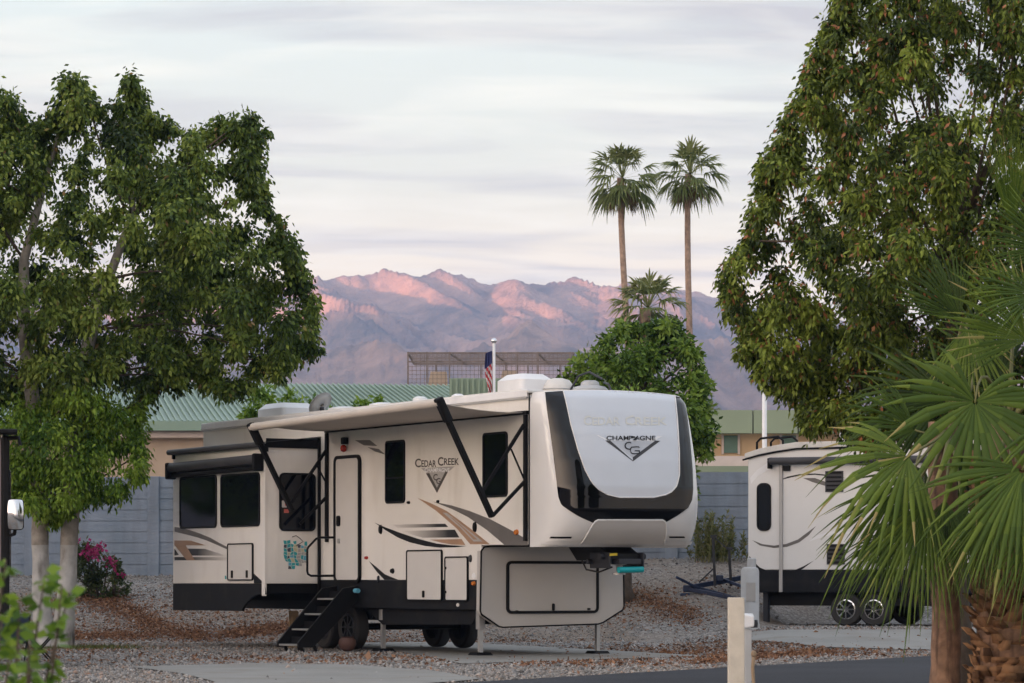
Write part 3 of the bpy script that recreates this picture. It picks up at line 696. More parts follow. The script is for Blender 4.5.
# folding grab rail beside the door
hp = [(339, 537.5), (319, 537.5), (316, 539), (308.5, 547), (307.3, 549.5), (307.3, 571), (308, 574), (311, 575.8), (338, 575.8)]
MB().tube([L(6.33, *front(*p, 6.33)) for p in hp], .020, 8).build('grab_rail', M['black'], rv, smooth=True)

# ---- entry steps
st = empty('entry_steps', (0,0,0)); st.parent = rv
tr = [(-.98, .13), (-.74, .385), (-.50, .64), (-.26, .895)]
for v, z in tr:
    MB().box(L(5.56, v-.15, z-.03), L(6.24, v+.10, z)).build('tread', M['alu'], st, bevel=.006)
    MB().box(L(5.56, v+.08, z), L(6.24, v+.095, z+.12)).build('riser', M['black'], st)
for u in (5.50, 6.25):
    s_ = [(-1.14, .08), (-1.14, .16), (-.30, 1.06), (-.02, 1.10), (-.02, .86), (-.86, .08)]
    MB().loft(FP(s_, u), FP(s_, u+.045)).build('stringer', M['blackmetal'], st)
for u in (5.60, 6.18):
    for v in (-1.05, -.80): MB().bar(L(u, v, .10), L(u, v+.05, .0), .045).build('leg', M['blackmetal'], st)
MB().tube([L(5.3, -.12, 1.02), L(5.42, -.12, 1.02)], .04, 10).build('reflector', M['stick2'], st)

# ---- roof equipment
def shroud(name, u, v, lu, lv, h, z=ZR+.07, mt='white', parent=rv):
    a = rrect(u-lu/2, u+lu/2, v-lv/2, v+lv/2, .10, 4); b = rrect(u-lu/2+.05, u+lu/2-.05, v-lv/2+.04, v+lv/2-.04, .10, 4); c = rrect(u-lu/2+.14, u+lu/2-.14, v-lv/2+.1, v+lv/2-.1, .08, 4)
    base = MB().loft([L(p[0], p[1], z) for p in b], [L(p[0], p[1], z+h*.22) for p in b]).build(name, M['greyfab'], parent)
    m = MB().loft([L(p[0], p[1], z+h*.22) for p in a], [L(p[0], p[1], z+h*.72) for p in a]); m.loft([L(p[0], p[1], z+h*.72) for p in a], [L(p[0], p[1], z+h) for p in c])
    m.build('cover', M[mt], base, smooth=True, angle=45)
    return base
def uat(px, v):
    k = (px-CX)/F; return (X0+v*C_-k*(Y0+v*S_))/(k*C_+S_)
shroud('air_conditioner', uat(287, 1.3), 1.3, 1.05, .75, .36)
a2 = shroud('air_conditioner', uat(525, .9), .9, .80, .62, .34)
dm = uat(558, 1.25)
o = MB().lathe(L(dm, 1.25, ZR+.07), [(.27, 0), (.27, .05), (.25, .15), (.18, .24), (.08, .27)], 20).build('antenna_dome', M['roofm'], rv, smooth=True, angle=50)
rb = MB()
for i in range(7): rb.tube([L(dm+.285*math.cos(t)*math.sin(R(10+i*12)), 1.25+.285*math.sin(t)*math.sin(R(10+i*12)), ZR+.08+.25*math.cos(R(10+i*12))) for t in np.linspace(0, 6.28, 20)], .008, 4)
rb.build('dome_ribs', M['lgrey'], o)
d3 = uat(590, 1.55)
o = MB().lathe(L(d3, 1.55, ZR+.07), [(.26, 0), (.28, .08), (.24, .12), (.15, .14), (.14, .19), (.09, .22)], 20).build('satellite_antenna', M['pedestal'], rv, smooth=True, angle=50)
MB().tube([L(d3+.25, 1.3, ZR+.08), L(d3+.1, 1.4, ZR+.36), L(d3-.05, 1.5, ZR+.42), L(d3-.28, 1.6, ZR+.30)], .018, 6).build('feed_arm', M['steel'], o)
MB().tube([L(d3-.4, 1.7, ZR+.08), L(d3-.3, 1.7, ZR+.22), L(d3-.1, 1.75, ZR+.26)], .02, 6).build('cable', M['steel'], o)
ds = uat(322, 1.3)
o = MB().tube([L(ds, 1.3, ZR+.07), L(ds, 1.3, ZR+.30)], .04, 8).build('satellite_dish', M['steel'], rv)
T_ = Matrix.Rotation(R(18), 3, 'Z') @ Matrix.Rotation(R(-52), 3, 'Y')
MB().lathe(L(ds-.02, 1.28, ZR+.34), [(.25, .04), (.24, .05), (.13, .02), (.04, 0), (.04, -.012), (.13, .005), (.24, .03)], 22, T=T_).build('reflector', M['lgrey'], o, smooth=True)
for px, v, w in ((420, .6, .20), (458, .8, .18), (345, .9, .5), (383, .9, .4)):
    u = uat(px, v); MB().lathe(L(u, v, ZR+.07), [(w*.5, 0), (w*.5, .05), (w*.62, .06), (w*.6, .11), (w*.3, .14)], 14).build('roof_vent', M['white'], rv, smooth=True, angle=40)

# ------------------------------------------------------------------ the travel trailer on the next site
RX, RY, RPH = 4.71, 59.0, R(25)
GZ = .27
r2 = empty('travel_trailer', (RX, RY, GZ), -RPH)
tag(r2, 'white and taupe travel trailer half hidden behind the fan palms', 'trailer')
def s2(px, py, v=0.):                      # local x along the side (to its front), y across, z above its ground
    k = (px-CX)/F; c, s = math.cos(RPH), math.sin(RPH)
    t = (k*(RY+v*c)-RX-v*s)/(c+k*s); Yw = RY-t*s+v*c
    return t, CZ+(HY-py)/F*Yw-GZ
def Q(t, v, z): return Vector((t, v, z))
def QP(pts, v): return [Q(t, v, z) for t, z in pts]
LEN, W2 = 6.3, 2.4
zb2 = s2(760, 592)[1]; zs2 = s2(760, 570)[1]
rf = [s2(748.5, 455), s2(760, 451.5), s2(775, 448.5), s2(797, 445.2)]
pf = [(0, zs2), (0, rf[0][1]-.05)]+[(t, z-.06) for t, z in rf[1:]]+[(LEN-.4, rf[-1][1]-.04), (LEN, 2.4), (LEN+.1, 1.6), (LEN-.1, zs2)]
MB().loft(QP(pf, 0), QP(pf, W2)).build('body', M['cap'], r2, bevel=.02)
rp_ = [(-.06, rf[0][1]-.07), (-.06, rf[0][1]+.03)]+[(t, z+.06) for t, z in rf[1:]]+[(LEN-.4, rf[-1][1]+.08), (LEN-.35, rf[-1][1]-.03)]+[(t, z-.055) for t, z in reversed(rf[1:])]
MB().loft(QP(rp_, -.03), QP(rp_, W2+.03)).build('roof', M['roofm'], r2, bevel=.015)
tr_ = [(-.10, rf[0][1]-.10)]+[(t, z-.075) for t, z in rf[1:]]+[(LEN-.4, rf[-1][1]-.05)]
MB().tube(QP(tr_, -.03), .018, 6).build('drip_rail', M['black'], r2)
MB().box((.02, .006, zb2), (LEN-.15, W2-.006, zs2-.003)).build('skirt', M['skirt'], r2)
MB().box((.3, .3, .42), (LEN+.6, .42, zb2-.002)).box((.3, W2-.42, .42), (LEN+.6, W2-.3, zb2-.002)).build('chassis', M['blackmetal'], r2)
def q2(x0, x1, yt, yb):
    return (s2(x0, yt)[0], s2(x1, yt)[0], s2((x0+x1)/2, yb)[1], s2((x0+x1)/2, yt)[1])
window(q2(757, 771.3, 483, 531), QP, -.001, r2, r=.12)
t0_, z0_ = s2(772, 461.5); t1_, z1_ = s2(842, 461)
MB().tube([Q(t0_, -.14, z0_), Q(LEN-.6, -.14, z0_-.02)], .075, 12).build('awning_roller', M['greyfab'], r2, smooth=True, angle=40)
MB().box((t0_-.03, -.2, z0_-.15), (t0_+.02, -.02, z0_+.06)).build('awning_bracket', M['black'], r2, bevel=.01)
ta, _ = s2(781.5, 500); MB().box((ta-.033, -.06, s2(781, 592)[1]), (ta+.033, -.008, z0_-.04)).build('awning_arm', M['lgrey'], r2, bevel=.006)
tb_ = s2(785, 470); MB().box((tb_[0]-.02, -.07, tb_[1]-.02), (tb_[0]+.12, -.002, tb_[1]+.09)).build('porch_light', M['black'], r2, bevel=.01)
def dec2(mt, pts, lev=1): return MB().poly([Q(t, -.003*lev, z) for t, z in (s2(x, y) for x, y in pts)]).build('swoosh_decal', M[mt], r2)
dec2('grey', [(752, 540), (762, 544), (774, 545.6), (786, 544), (798, 539.5), (808, 532), (816, 526), (809, 535), (799, 542.5), (787, 546.8), (774, 548), (760, 545.5)])
dec2('ink', [(749.5, 556), (754, 562), (760, 567.5), (766, 570.3), (749.5, 570.3)])
dec2('ink', [(795, 570), (804, 566), (814, 560.5), (804, 568), (800, 570.6)])
dec2('white', [(750, 478), (757, 470), (768, 462.5), (772, 462), (771, 468), (758, 476), (751, 484)])
dec2('ink', [(778.5, 480.5), (788, 476.5), (800, 474), (815, 473.5), (830, 475), (846, 478), (830, 476.3), (815, 474.8), (800, 475.5), (789, 478)])
dec2('grey', [(803, 478), (815, 478), (826, 482), (838, 490), (824, 485.5), (812, 482)]); dec2('white', [(809, 541.5), (818, 535), (830, 531.5), (845, 531), (857, 533), (845, 534), (832, 534.5), (820, 538)])
def grille(x0, x1, yt, yb, n, nm):
    r_ = q2(x0, x1, yt, yb); g = MB().box((r_[0], -.02, r_[2]), (r_[1], -.002, r_[3])).build(nm, M['greyfab'], r2)
    sl_ = MB()
    for i in range(n):
        z = lerp(r_[2], r_[3], (i+.5)/n); sl_.box((r_[0]+.03, -.034, z-.012), (r_[1]-.03, -.021, z+.02))
    sl_.build('louvre', M['black'], g)
grille(825.5, 843.5, 471, 492, 5, 'refrigerator_vent'); grille(827, 845, 544, 564.5, 5, 'furnace_vent')
u_, z_ = s2(753.5, 583.5); MB().loft(QP(rrect(u_-.07, u_+.07, z_-.06, z_+.06, .04, 3), .005), QP(rrect(u_-.07, u_+.07, z_-.06, z_+.06, .04, 3), -.02)).build('tail_light', M['red'], r2)
for px in (845, 873):
    t, _ = s2(px, 612); wheel(t, .16, .33, -1, r2, Q, 'chrome'); wheel(t, W2-.16, .33, 1, r2, Q, 'chrome')
t, _ = s2(760, 590); MB().box((t, -.02+.2, .02), (t+.1, .3, zb2)).build('stabilizer_jack', M['steel'], r2)
MB().box((-.22, .2, zb2-.02), (-.1, W2-.2, zb2+.12)).build('bumper', M['steel'], r2, bevel=.01)
for v, a, b in ((1.2, 757, 783), (1.9, 771, 797)):
    p0, p1 = s2(a, 448, v), s2(b, 438, v)
    z0_ = s2(a, 450, v)[1]-.1
    MB().tube([Q(p0[0], v, z0_), Q(p0[0], v, p1[1]-.08), Q(p0[0]+.08, v, p1[1]), Q(p1[0]-.1, v, p1[1]+.03), Q(p1[0], v, p1[1]-.05), Q(p1[0], v, z0_)], .025, 6).build('roof_rail', M['black'], r2, smooth=True)
MB().box((1.6, .9, rf[-1][1]+.03), (2.5, 1.6, rf[-1][1]+.32)).build('air_conditioner', M['white'], r2, bevel=.06)

# ------------------------------------------------------------------ boundary wall
bw = empty('block_wall', (0, wall_y(0), 1.3)); tag(bw, 'long pale blue-grey concrete wall with flush posts behind the trailers', 'wall')
bw_top = 3.575
wd = Vector((1, -.225, 0)).normalized(); wn = Vector((.225, 1, 0)).normalized()
O_ = Vector((-8.26, wall_y(-8.26), 0))
def WP(s, d, z): p = O_+wd*s+wn*d; return Vector((p.x, p.y, z))-bw.location
for i in range(-8, 13):
    s0 = i*3.02
    p = MB()
    p.loft([WP(s0-.14, 0, -.3), WP(s0+.14, 0, -.3), WP(s0+.14, .3, -.3), WP(s0-.14, .3, -.3)], [WP(s0-.14, 0, bw_top+.01), WP(s0+.14, 0, bw_top+.01), WP(s0+.14, .3, bw_top+.01), WP(s0-.14, .3, bw_top+.01)])
    p.build('post', M['wall'], bw, bevel=.012)
    if i < 12:
        m = MB(); z = .05; k = 0
        while z < bw_top-.05:
            h = .252; d = .055+random.uniform(-.003, .003)
            zt = min(bw_top, z+h-.014)
            m.loft([WP(s0+.142, d, z), WP(s0+2.878, d, z), WP(s0+2.878, .24, z), WP(s0+.142, .24, z)], [WP(s0+.142, d, zt), WP(s0+2.878, d, zt), WP(s0+2.878, .24, zt), WP(s0+.142, .24, zt)])
            m.loft([WP(s0+.142, d+.025, zt), WP(s0+2.878, d+.025, zt), WP(s0+2.878, .22, zt), WP(s0+.142, .22, zt)], [WP(s0+.142, d+.025, z+h), WP(s0+2.878, d+.025, z+h), WP(s0+2.878, .22, z+h), WP(s0+.142, .22, z+h)])
            z += h
        m.build('panel', M['wall'], bw)

# ------------------------------------------------------------------ buildings beyond the wall
b1 = empty('metal_roof_building', (-8, 100, 1.3)); tag(b1, 'long tan building with a pale green ribbed metal roof behind the wall', 'building')
def B(p): return Vector(p)-b1.location
eL, eR, sk_ = -30., -.23, 2.2
ez, rz_, ey, ry = 6.55, 8.72, 100., 112.
def roofpt(t, s): x = lerp(eL, eR, t); return B((x-sk_*s, lerp(ey, ry, s), lerp(ez, rz_+.15-.30*t, s)))
rfm = MB().loft([roofpt(0, 0), roofpt(1, 0), roofpt(1, 1), roofpt(0, 1)], [p-Vector((0, 0, .12)) for p in (roofpt(0, 0), roofpt(1, 0), roofpt(1, 1), roofpt(0, 1))])
n = 150
for i in range(n+1): rfm.bar(roofpt(i/n, 0)+Vector((0, 0, .03)), roofpt(i/n, 1)+Vector((0, 0, .03)), .045, .06)
rfm.build('roof', M['greenroof'], b1)
MB().box(B((eL-.1, ey-.16, ez-.30)), B((-2.12, ey-.01, ez+.02))).build('gutter', M['greenroof'], b1)
MB().box(B((eL, ey+.7, 1.2)), B((eR, ey+11.5, ez-.14))).build('wall', M['stucco'], b1)
MB().box(B((eL, ey+.2, ez-.52)), B((eR, ey+.69, ez-.31))).build('fascia', M['palewall'], b1)
sc_ = MB().box(B((-2.1, ey-.7, 4.2)), B((4.6, ey-.4, 7.98)))
for i in range(36): x = lerp(-2.05, 4.5, i/35); sc_.box(B((x-.035, ey-.78, 4.3)), B((x+.035, ey-.703, 7.96)))
sc_.build('mansard', M['greenroof_fade'], b1)
MB().box(B((eR+.05, ey+.0, 1.2)), B((4.6, ey+11, 7.6))).build('annexe_wall', M['stucco'], b1)

cg = empty('rooftop_cage', (-1, 116, 1.3)); tag(cg, 'weathered steel frame cage with wire mesh rising above the green roof', 'cage')
def CG(px, py, Y): return at(px, py, Y)-cg.location
fm = MB(); ms = MB(); cp_ = MB()
yf, ybk = 114., 121.
for px, Y in ((408, yf), (427, yf), (449.5, yf), (494, yf), (517.5, yf), (538, yf), (570, yf), (436, ybk), (481, ybk), (506, ybk), (528, ybk), (560, ybk)):
    top = 9.95; p = at(px, 380, Y); fm.bar(Vector((p.x, Y, 6.0))-cg.location, Vector((p.x, Y, top+(.05 if Y == yf else .1)))-cg.location, .06)
def rail(a, b, z0, z1=None): fm.bar(Vector((a[0], a[1], z0))-cg.location, Vector((b[0], b[1], z1 or z0))-cg.location, .055)
xl, xr = at(408, 0, yf).x, at(574, 0, yf).x
for z in (9.95, 9.62): rail((xl, yf), (xr, yf), z)
rail((xl, ybk), (xr, ybk), 10.05); rail((xl, yf), (xl, ybk), 9.95, 10.05); rail((xr, yf), (xr, ybk), 9.95, 10.05)
for px in (449.5, 494, 538): x = at(px, 0, yf).x; rail((x, yf), (x+.5, ybk), 9.95, 10.05)
fm.build('steel_frame', M['rust'], cg)
x = xl
while x < xr:
    ms.box(Vector((x-.008, yf-.008, 8.0))-cg.location, Vector((x+.008, yf+.008, 9.95))-cg.location); x += .16
z = 8.0
while z < 9.9: ms.box(Vector((xl, yf-.008, z-.008))-cg.location, Vector((xr, yf+.008, z+.008))-cg.location); z += .16
y = yf
while y < ybk: ms.box(Vector((xl, y-.01, 9.97))-cg.location, Vector((xr, y+.01, 9.99))-cg.location); y += .4
ms.build('wire_mesh', M['rust'], cg)
for px0, px1, py in ((424, 449, 371), (496, 519, 370)):
    a, b = at(px0, 381, 115.), at(px1, 381, 115.); zt = at(px0, py, 115.).z
    q_ = lambda *p: Vector(p)-b1.location
    MB().loft([q_(a.x-.1, 115, 7.6), q_(b.x, 115, 7.6), q_(b.x, 116.4, 7.6), q_(a.x-.1, 116.4, 7.6)], [q_(a.x+.25, 115.3, zt), q_(b.x-.1, 115.3, zt), q_(b.x-.1, 116, zt), q_(a.x+.25, 116, zt)]).build('roof_ventilator', M['stucco'], b1)

b2 = empty('stucco_building', (8, 95, 1.3)); tag(b2, 'low peach building with a wide olive green band and shuttered windows', 'building')
def B2(p): return Vector(p)-b2.location
def bx(px, Y=95.): return at(px, 0, Y).x
MB().box(B2((bx(600), 95.4, 1.2)), B2((bx(1080), 106, 6.2))).build('wall', M['stucco2'], b2)
pan = [600, 690, 752, 797, 850, 910, 970, 1030, 1085]
for a, b in zip(pan, pan[1:]):
    MB().box(B2((bx(a)+.02, 94.6, 5.90)), B2((bx(b)-.02, 95.2, 6.64))).build('roof_band', M['olive'], b2)
for px in (704, 731.5, 790, 850):
    w_ = empty('window', (0, 0, 0)); w_.parent = b2
    x0, x1 = bx(px-7), bx(px+7)
    MB().box(B2((x0, 95.33, 5.30)), B2((x1, 95.398, 5.86))).build('shutter', M['shutter'], w_)
    for xx in (x0-.07, x1): MB().box(B2((xx, 95.30, 5.26)), B2((xx+.07, 95.396, 5.895))).build('frame', M['palewall'], w_)
MB().box(B2((bx(600), 90, 1.2)), B2((bx(1080), 94.3, at(0, 456, 90).z))).build('lower_wall', M['palewall'], b2)
MB().box(B2((bx(600), 89.8, at(0, 472, 89.8).z)), B2((bx(1080), 89.98, at(0, 466, 89.8).z))).build('trim', M['olive'], b2)

# poles
fp = empty('flag_pole', (at(494, 0, 75).x, 75, 1.3)); tag(fp, 'white pole carrying a limp striped flag behind the beige trailer', 'flagpole')
MB().tube([(0, 0, 0), (0, 0, 5.9)], [.045, .036], 10).build('pole', M['white'], fp, smooth=True)
MB().lathe((0, 0, 5.9), [(.03, 0), (.075, .05), (.075, .09), (.03, .14)], 10).build('finial', M['chrome'], fp, smooth=True)
fl = MB(); nz_, nx_ = 40, 10
rows = []
for i in range(nz_+1):
    z = lerp(5.72, 4.3, i/nz_); w = .14+.05*math.sin(i*.16+.4)
    rows.append([(-.05-w*(j/nx_), .055*math.sin(j*1.7+i*.10)+.02*math.sin(i*.5), z-.16*(j/nx_)*(1 if i > 2 else .4)) for j in range(nx_+1)])
g = fl.grid(rows)
for i in range(nz_):
    for j in range(nx_): fl.m[i*nx_+j] = 2 if i < 9 else (0 if ((i*2+j*3)//7) % 2 else 1)
flo = fl.build('flag', [M['flagred'], M['flagwhite'], M['flagblue']], fp, smooth=True)
wp = empty('light_pole', (at(764.5, 0, 80).x, 80, 1.4)); tag(wp, 'slim white pole rising between the white trailer and the tree crown', 'pole')
MB().tube([(0, 0, 0), (0, 0, 5.4)], [.075, .06], 12).build('shaft', M['white'], wp, smooth=True)
MB().lathe((0, 0, 5.4), [(.09, 0), (.10, .05), (.05, .10)], 12).build('cap', M['white'], wp, smooth=True)

# ------------------------------------------------------------------ foliage
def leaf_cloud(name, P, D, size, mats, parent, rnd, aspect=.5, fold=.25, mi=None):
    """Pointed leaves: one bent diamond of two quads... base, two shoulders, tip. P positions, D unit axes."""
    n = len(P); size = np.broadcast_to(size, (n,))[:, None]
    ref = RNG.normal(size=(n, 3)); side_ = np.cross(D, ref); side_ /= np.linalg.norm(side_, axis=1)[:, None]+1e-9
    nrm = np.cross(side_, D)
    mid = P+D*size*.42+nrm*size*fold*.35
    w = size*aspect*.5
    V = np.stack([P, mid+side_*w-nrm*size*fold*.3, P+D*size, mid-side_*w-nrm*size*fold*.3], 1).reshape(-1, 3)
    Fq = np.arange(n*4).reshape(n, 4)
    return np_mesh(name, V, Fq, mats, parent, rnd, mi=mi)

def in_poly(x, y, poly):
    c = False; n = len(poly)
    for i in range(n):
        x1, y1 = poly[i]; x2, y2 = poly[(i+1) % n]
        if (y1 > y) != (y2 > y) and x < (x2-x1)*(y-y1)/(y2-y1)+x1: c = not c
    return c
def edge_dist(x, y, poly):
    best = 1e9
    for i in range(len(poly)):
        x1, y1 = poly[i]; x2, y2 = poly[(i+1) % len(poly)]; dx, dy = x2-x1, y2-y1
        t = max(0, min(1, ((x-x1)*dx+(y-y1)*dy)/(dx*dx+dy*dy+1e-9))); best = min(best, math.hypot(x-x1-t*dx, y-y1-t*dy))
    return best
def crown_clumps(poly, Y, n, rmin, rmax, depth, rs):
    """Leaf clumps filling a crown: centres (world) and radii (metres)."""
    sc = F/Y; out = []
    xs_ = [p[0] for p in poly]; ys_ = [p[1] for p in poly]; tries = 0
    while len(out) < n and tries < n*60:
        tries += 1
        x, y = rs.uniform(min(xs_), max(xs_)), rs.uniform(min(ys_), max(ys_))
        if not in_poly(x, y, poly): continue
        d = edge_dist(x, y, poly)
        if d < rmin*.55: continue
        if len(out) % 3 == 0 and d > rmax*.7: continue
        r = min(d*.95, rs.uniform(rmin, rmax))
        th = min(depth, d*1.5/sc+.25)
        Yc = Y+rs.uniform(-1, 1)*th
        c = at(x, y, Y); out.append((Vector((c.x, Yc, c.z)), r/sc))
    return out
def foliage(name, clumps, n, size, mats, parent, org, droop=.75, aspect=.5, zsq=1.15, rfun=None, spread=.5, mi_fun=None):
    w = np.array([r**2 for c, r in clumps]); k = RNG.choice(len(clumps), n, p=w/w.sum())
    C = np.array([tuple(c) for c, r in clumps]); Rr = np.array([r for c, r in clumps])
    tone = RNG.normal(0, .2, len(clumps))
    d = RNG.normal(size=(n, 3)); d /= np.linalg.norm(d, axis=1)[:, None]
    rad = np.minimum(1.35, np.abs(RNG.normal(0, .62, n)))
    P = C[k]+d*(Rr[k]*rad)[:, None]*np.array([1, 1, zsq])
    P[:, 2] -= RNG.random(n)**2*.25*Rr[k]
    D = d*spread+RNG.normal(0, .35, (n, 3))+np.array([0, 0, -droop]); D /= np.linalg.norm(D, axis=1)[:, None]
    rnd = np.clip(RNG.normal(.47, .2, n)+tone[k], 0, .8)
    if rfun is not None: rnd = rfun(rnd, n)
    s_ = size*RNG.uniform(.65, 1.35, n)
    return leaf_cloud(name, P-np.array(tuple(org)), D, s_, mats, parent, rnd, aspect)
def limb_path(a, b, rs, sag=.25, n=5):
    a, b = Vector(a), Vector(b); mid = lerp(a, b, .5)+Vector((rs.uniform(-1, 1), rs.uniform(-1, 1), rs.uniform(.1, 1)))*(b-a).length*sag*.5
    return [a*(1-t)**2+mid*2*t*(1-t)+b*t*t for t in (i/n for i in range(n+1))]
def limbs(starts, clumps, count, r0, parent, org, rs, mt, name='branch'):
    m = MB()
    for c, r in rs.sample(clumps, min(count, len(clumps))):
        s_ = min(starts, key=lambda p: (p-c).length+rs.uniform(0, 1.2)+max(0, p.z-c.z)*1.5)
        pth = limb_path(s_-org, c-org, rs); k = len(pth)
        rr = r0*rs.uniform(.6, 1.1); m.tube(pth, [lerp(rr, .012, (i/(k-1))**.8) for i in range(k)], 6)
    return m.build(name, mt, parent, smooth=True)

# --- big twin trunk tree on the left
rs = random.Random(21)
YL = 52.0
pl_ = [(-95, 120), (-50, 100), (-20, 84), (4, 84), (16, 92), (28, 120), (42, 118), (56, 98), (62, 82), (75, 66), (88, 78), (98, 104), (110, 100), (118, 80), (134, 70), (146, 84), (152, 108), (170, 118), (186, 130), (203, 124), (216, 110), (228, 118), (245, 113), (268, 114), (274, 134), (262, 160), (271, 185), (272, 205), (292, 224), (304, 258), (312, 282), (322, 300), (317, 330), (324, 350), (312, 362), (300, 356), (282, 392), (262, 372), (246, 398), (226, 402), (212, 392), (204, 398), (192, 378), (178, 396), (162, 384), (152, 402), (146, 424), (150, 462), (140, 496), (118, 508), (92, 504), (72, 520), (52, 528), (36, 515), (10, 505), (-12, 470), (-50, 420), (-90, 380), (-130, 300), (-130, 200)]
lt = empty('bottle_tree', (at(52, 0, YL).x, YL, 0)); tag(lt, 'tall leafy tree with two whitewashed trunks and low drooping branches beside the blue-grey wall', 'tree')
org = lt.location
cl = crown_clumps(pl_, YL, 900, 6, 22, 2.6, rs)
hi_ = [c for c in cl if CZ+(HY-392)/F*YL < c[0].z]
lo_ = [c for c in cl if c not in hi_]
lo_ += crown_clumps([(4, 405), (60, 385), (120, 395), (148, 430), (150, 465), (138, 496), (95, 500), (60, 520), (30, 512), (8, 490)], YL-.8, 60, 9, 26, 1.0, rs)
brn = lambda p: (lambda r, n: np.where(RNG.random(n) < p, RNG.uniform(.9, 1, n), r))
foliage('leaves', hi_, 170000, .106, M['leafA'], lt, org, droop=.8, aspect=.5, rfun=brn(.015))
foliage('young_leaves', lo_, 34000, .10, M['leafB'], lt, org, droop=.9, aspect=.42)
def ground_z(p): return terrain(p.x, p.y)
def trunk(pts, name, parent, org, cut, mt_low='lime', mt='barkpale', n=14):
    """pts: (px, py, radius) up the stem; the part below row `cut` is whitewashed."""
    P = [at(x, y, YL)-org for x, y, r in pts]; Rr = [r for x, y, r in pts]
    Q_, R2 = [], []
    for i in range(len(P)-1):
        for j in range(4):
            t = j/4; Q_.append(lerp(P[i], P[i+1], t)+Vector((noise.noise((i+t, 3, 1)), noise.noise((i+t, 9, 4)), 0))*.03); R2.append(lerp(Rr[i], Rr[i+1], t)*(1+.08*noise.noise((i*2+t*2, 0, 5))))
    Q_.append(P[-1]); R2.append(Rr[-1])
    m = MB().tube(Q_, R2, n)
    zc = (at(0, cut, YL)-org).z
    o = m.build(name, [M[mt], M[mt_low]], parent, smooth=True)
    for p in o.data.polygons: p.material_index = 1 if p.center.z < zc else 0
    return o
trunk([(60, 651, .26), (63, 640, .21), (66, 600, .165), (69, 545, .155), (71, 500, .15), (75, 440, .14), (80, 380, .125), (92, 330, .11), (108, 280, .09), (130, 220, .06), (140, 160, .035)], 'trunk', lt, org, 543)
trunk([(47, 651, .24), (45, 640, .19), (41, 600, .155), (40, 545, .15), (40, 500, .145), (36, 440, .135), (30, 380, .125), (24, 320, .11), (24, 260, .085), (40, 200, .06), (60, 130, .035)], 'trunk', lt, org, 543)
st_ = [at(x, y, YL) for x, y in ((80, 380), (92, 330), (108, 280), (130, 220), (30, 380), (24, 320), (24, 260), (40, 200), (71, 500), (40, 480))]
limbs(st_, hi_, 26, .035, lt, org, rs, M['bark'])
limbs([at(71, 500, YL), at(75, 440, YL), at(40, 470, YL), at(36, 440, YL)], lo_, 24, .035, lt, org, rs, M['bark'])

# --- big tree on the right, nearer
rs = random.Random(5)
YR = 33.0
pr_ = [(838, -20), (824, 20), (812, 42), (800, 66), (800, 88), (782, 110), (776, 132), (766, 150), (756, 166), (752, 190), (744, 212), (742, 236), (724, 252), (716, 276), (722, 296), (724, 318), (738, 330), (730, 352), (742, 366), (752, 378), (760, 392), (776, 396), (790, 404), (800, 424), (812, 440), (828, 428), (844, 440), (868, 452), (905, 440), (960, 430), (1040, 430), (1120, 400), (1180, 330), (1200, 220), (1170, 80), (1110, -40), (1020, -130), (930, -130)]
rt = empty('bottle_tree', (at(956, 0, YR).x, YR+.15, 0)); tag(rt, 'broad tree with rusty brown dying leaves among the green, behind the fan palms', 'tree')
org = rt.location
cr = crown_clumps(pr_, YR, 1300, 7, 23, 2.5, rs)
foliage('leaves', cr, 270000, .076, M['leafC'], rt, org, droop=.8, aspect=.42, rfun=brn(.05))
MB().tube([Vector((0, 0, -.05)), Vector((.02, .02, .6)), Vector((-.05, .05, 1.6)), Vector((.06, .0, 2.6)), Vector((.0, .1, 3.8)), Vector((.1, 0, 5.0)), Vector((.1, .05, 6.0))], [.26, .19, .165, .16, .12, .06, .02], 12).build('trunk', M['bark'], rt, smooth=True)
limbs([org+Vector((0, 0, z)) for z in (2.6, 3.2, 3.8, 4.3, 4.8)], cr, 26, .03, rt, org, rs, M['bark'])

# --- rounded green tree between the trailer and the wall
rs = random.Random(9)
YG = 61.0
gz = terrain(at(620, 0, YG).x, YG)
gt = empty('ficus_tree', (at(620, 0, YG).x, YG, gz)); tag(gt, 'bright green rounded tree rising behind the front of the beige trailer', 'tree')
org = gt.location
pg = [(556, 384), (566, 366), (582, 352), (592, 352), (600, 338), (614, 326), (630, 320), (640, 324), (656, 316), (676, 318), (690, 326), (694, 344), (706, 352), (702, 368), (716, 384), (706, 396), (716, 412), (722, 430), (714, 444), (718, 456), (704, 464), (694, 452), (700, 500), (660, 520), (600, 520), (560, 480), (545, 420)]
cgc = crown_clumps(pg, YG, 230, 6, 18, 2.4, rs)
foliage('leaves', cgc, 42000, .13, M['leafD'], gt, org, droop=.35, aspect=.45, spread=.7)
MB().tube([Vector((0, 0, -.1)), Vector((.0, 0, .25)), Vector((.03, 0, 1.0)), Vector((.1, 0, 1.8)), Vector((.2, .1, 3.2)), Vector((.4, 0, 4.6))], [.36, .25, .20, .18, .13, .05], 12).build('trunk', M['bark'], gt, smooth=True)
limbs([org+Vector((.1, 0, z)) for z in (1.8, 2.4, 3.2, 3.8)], cgc, 34, .06, gt, org, rs, M['bark'])

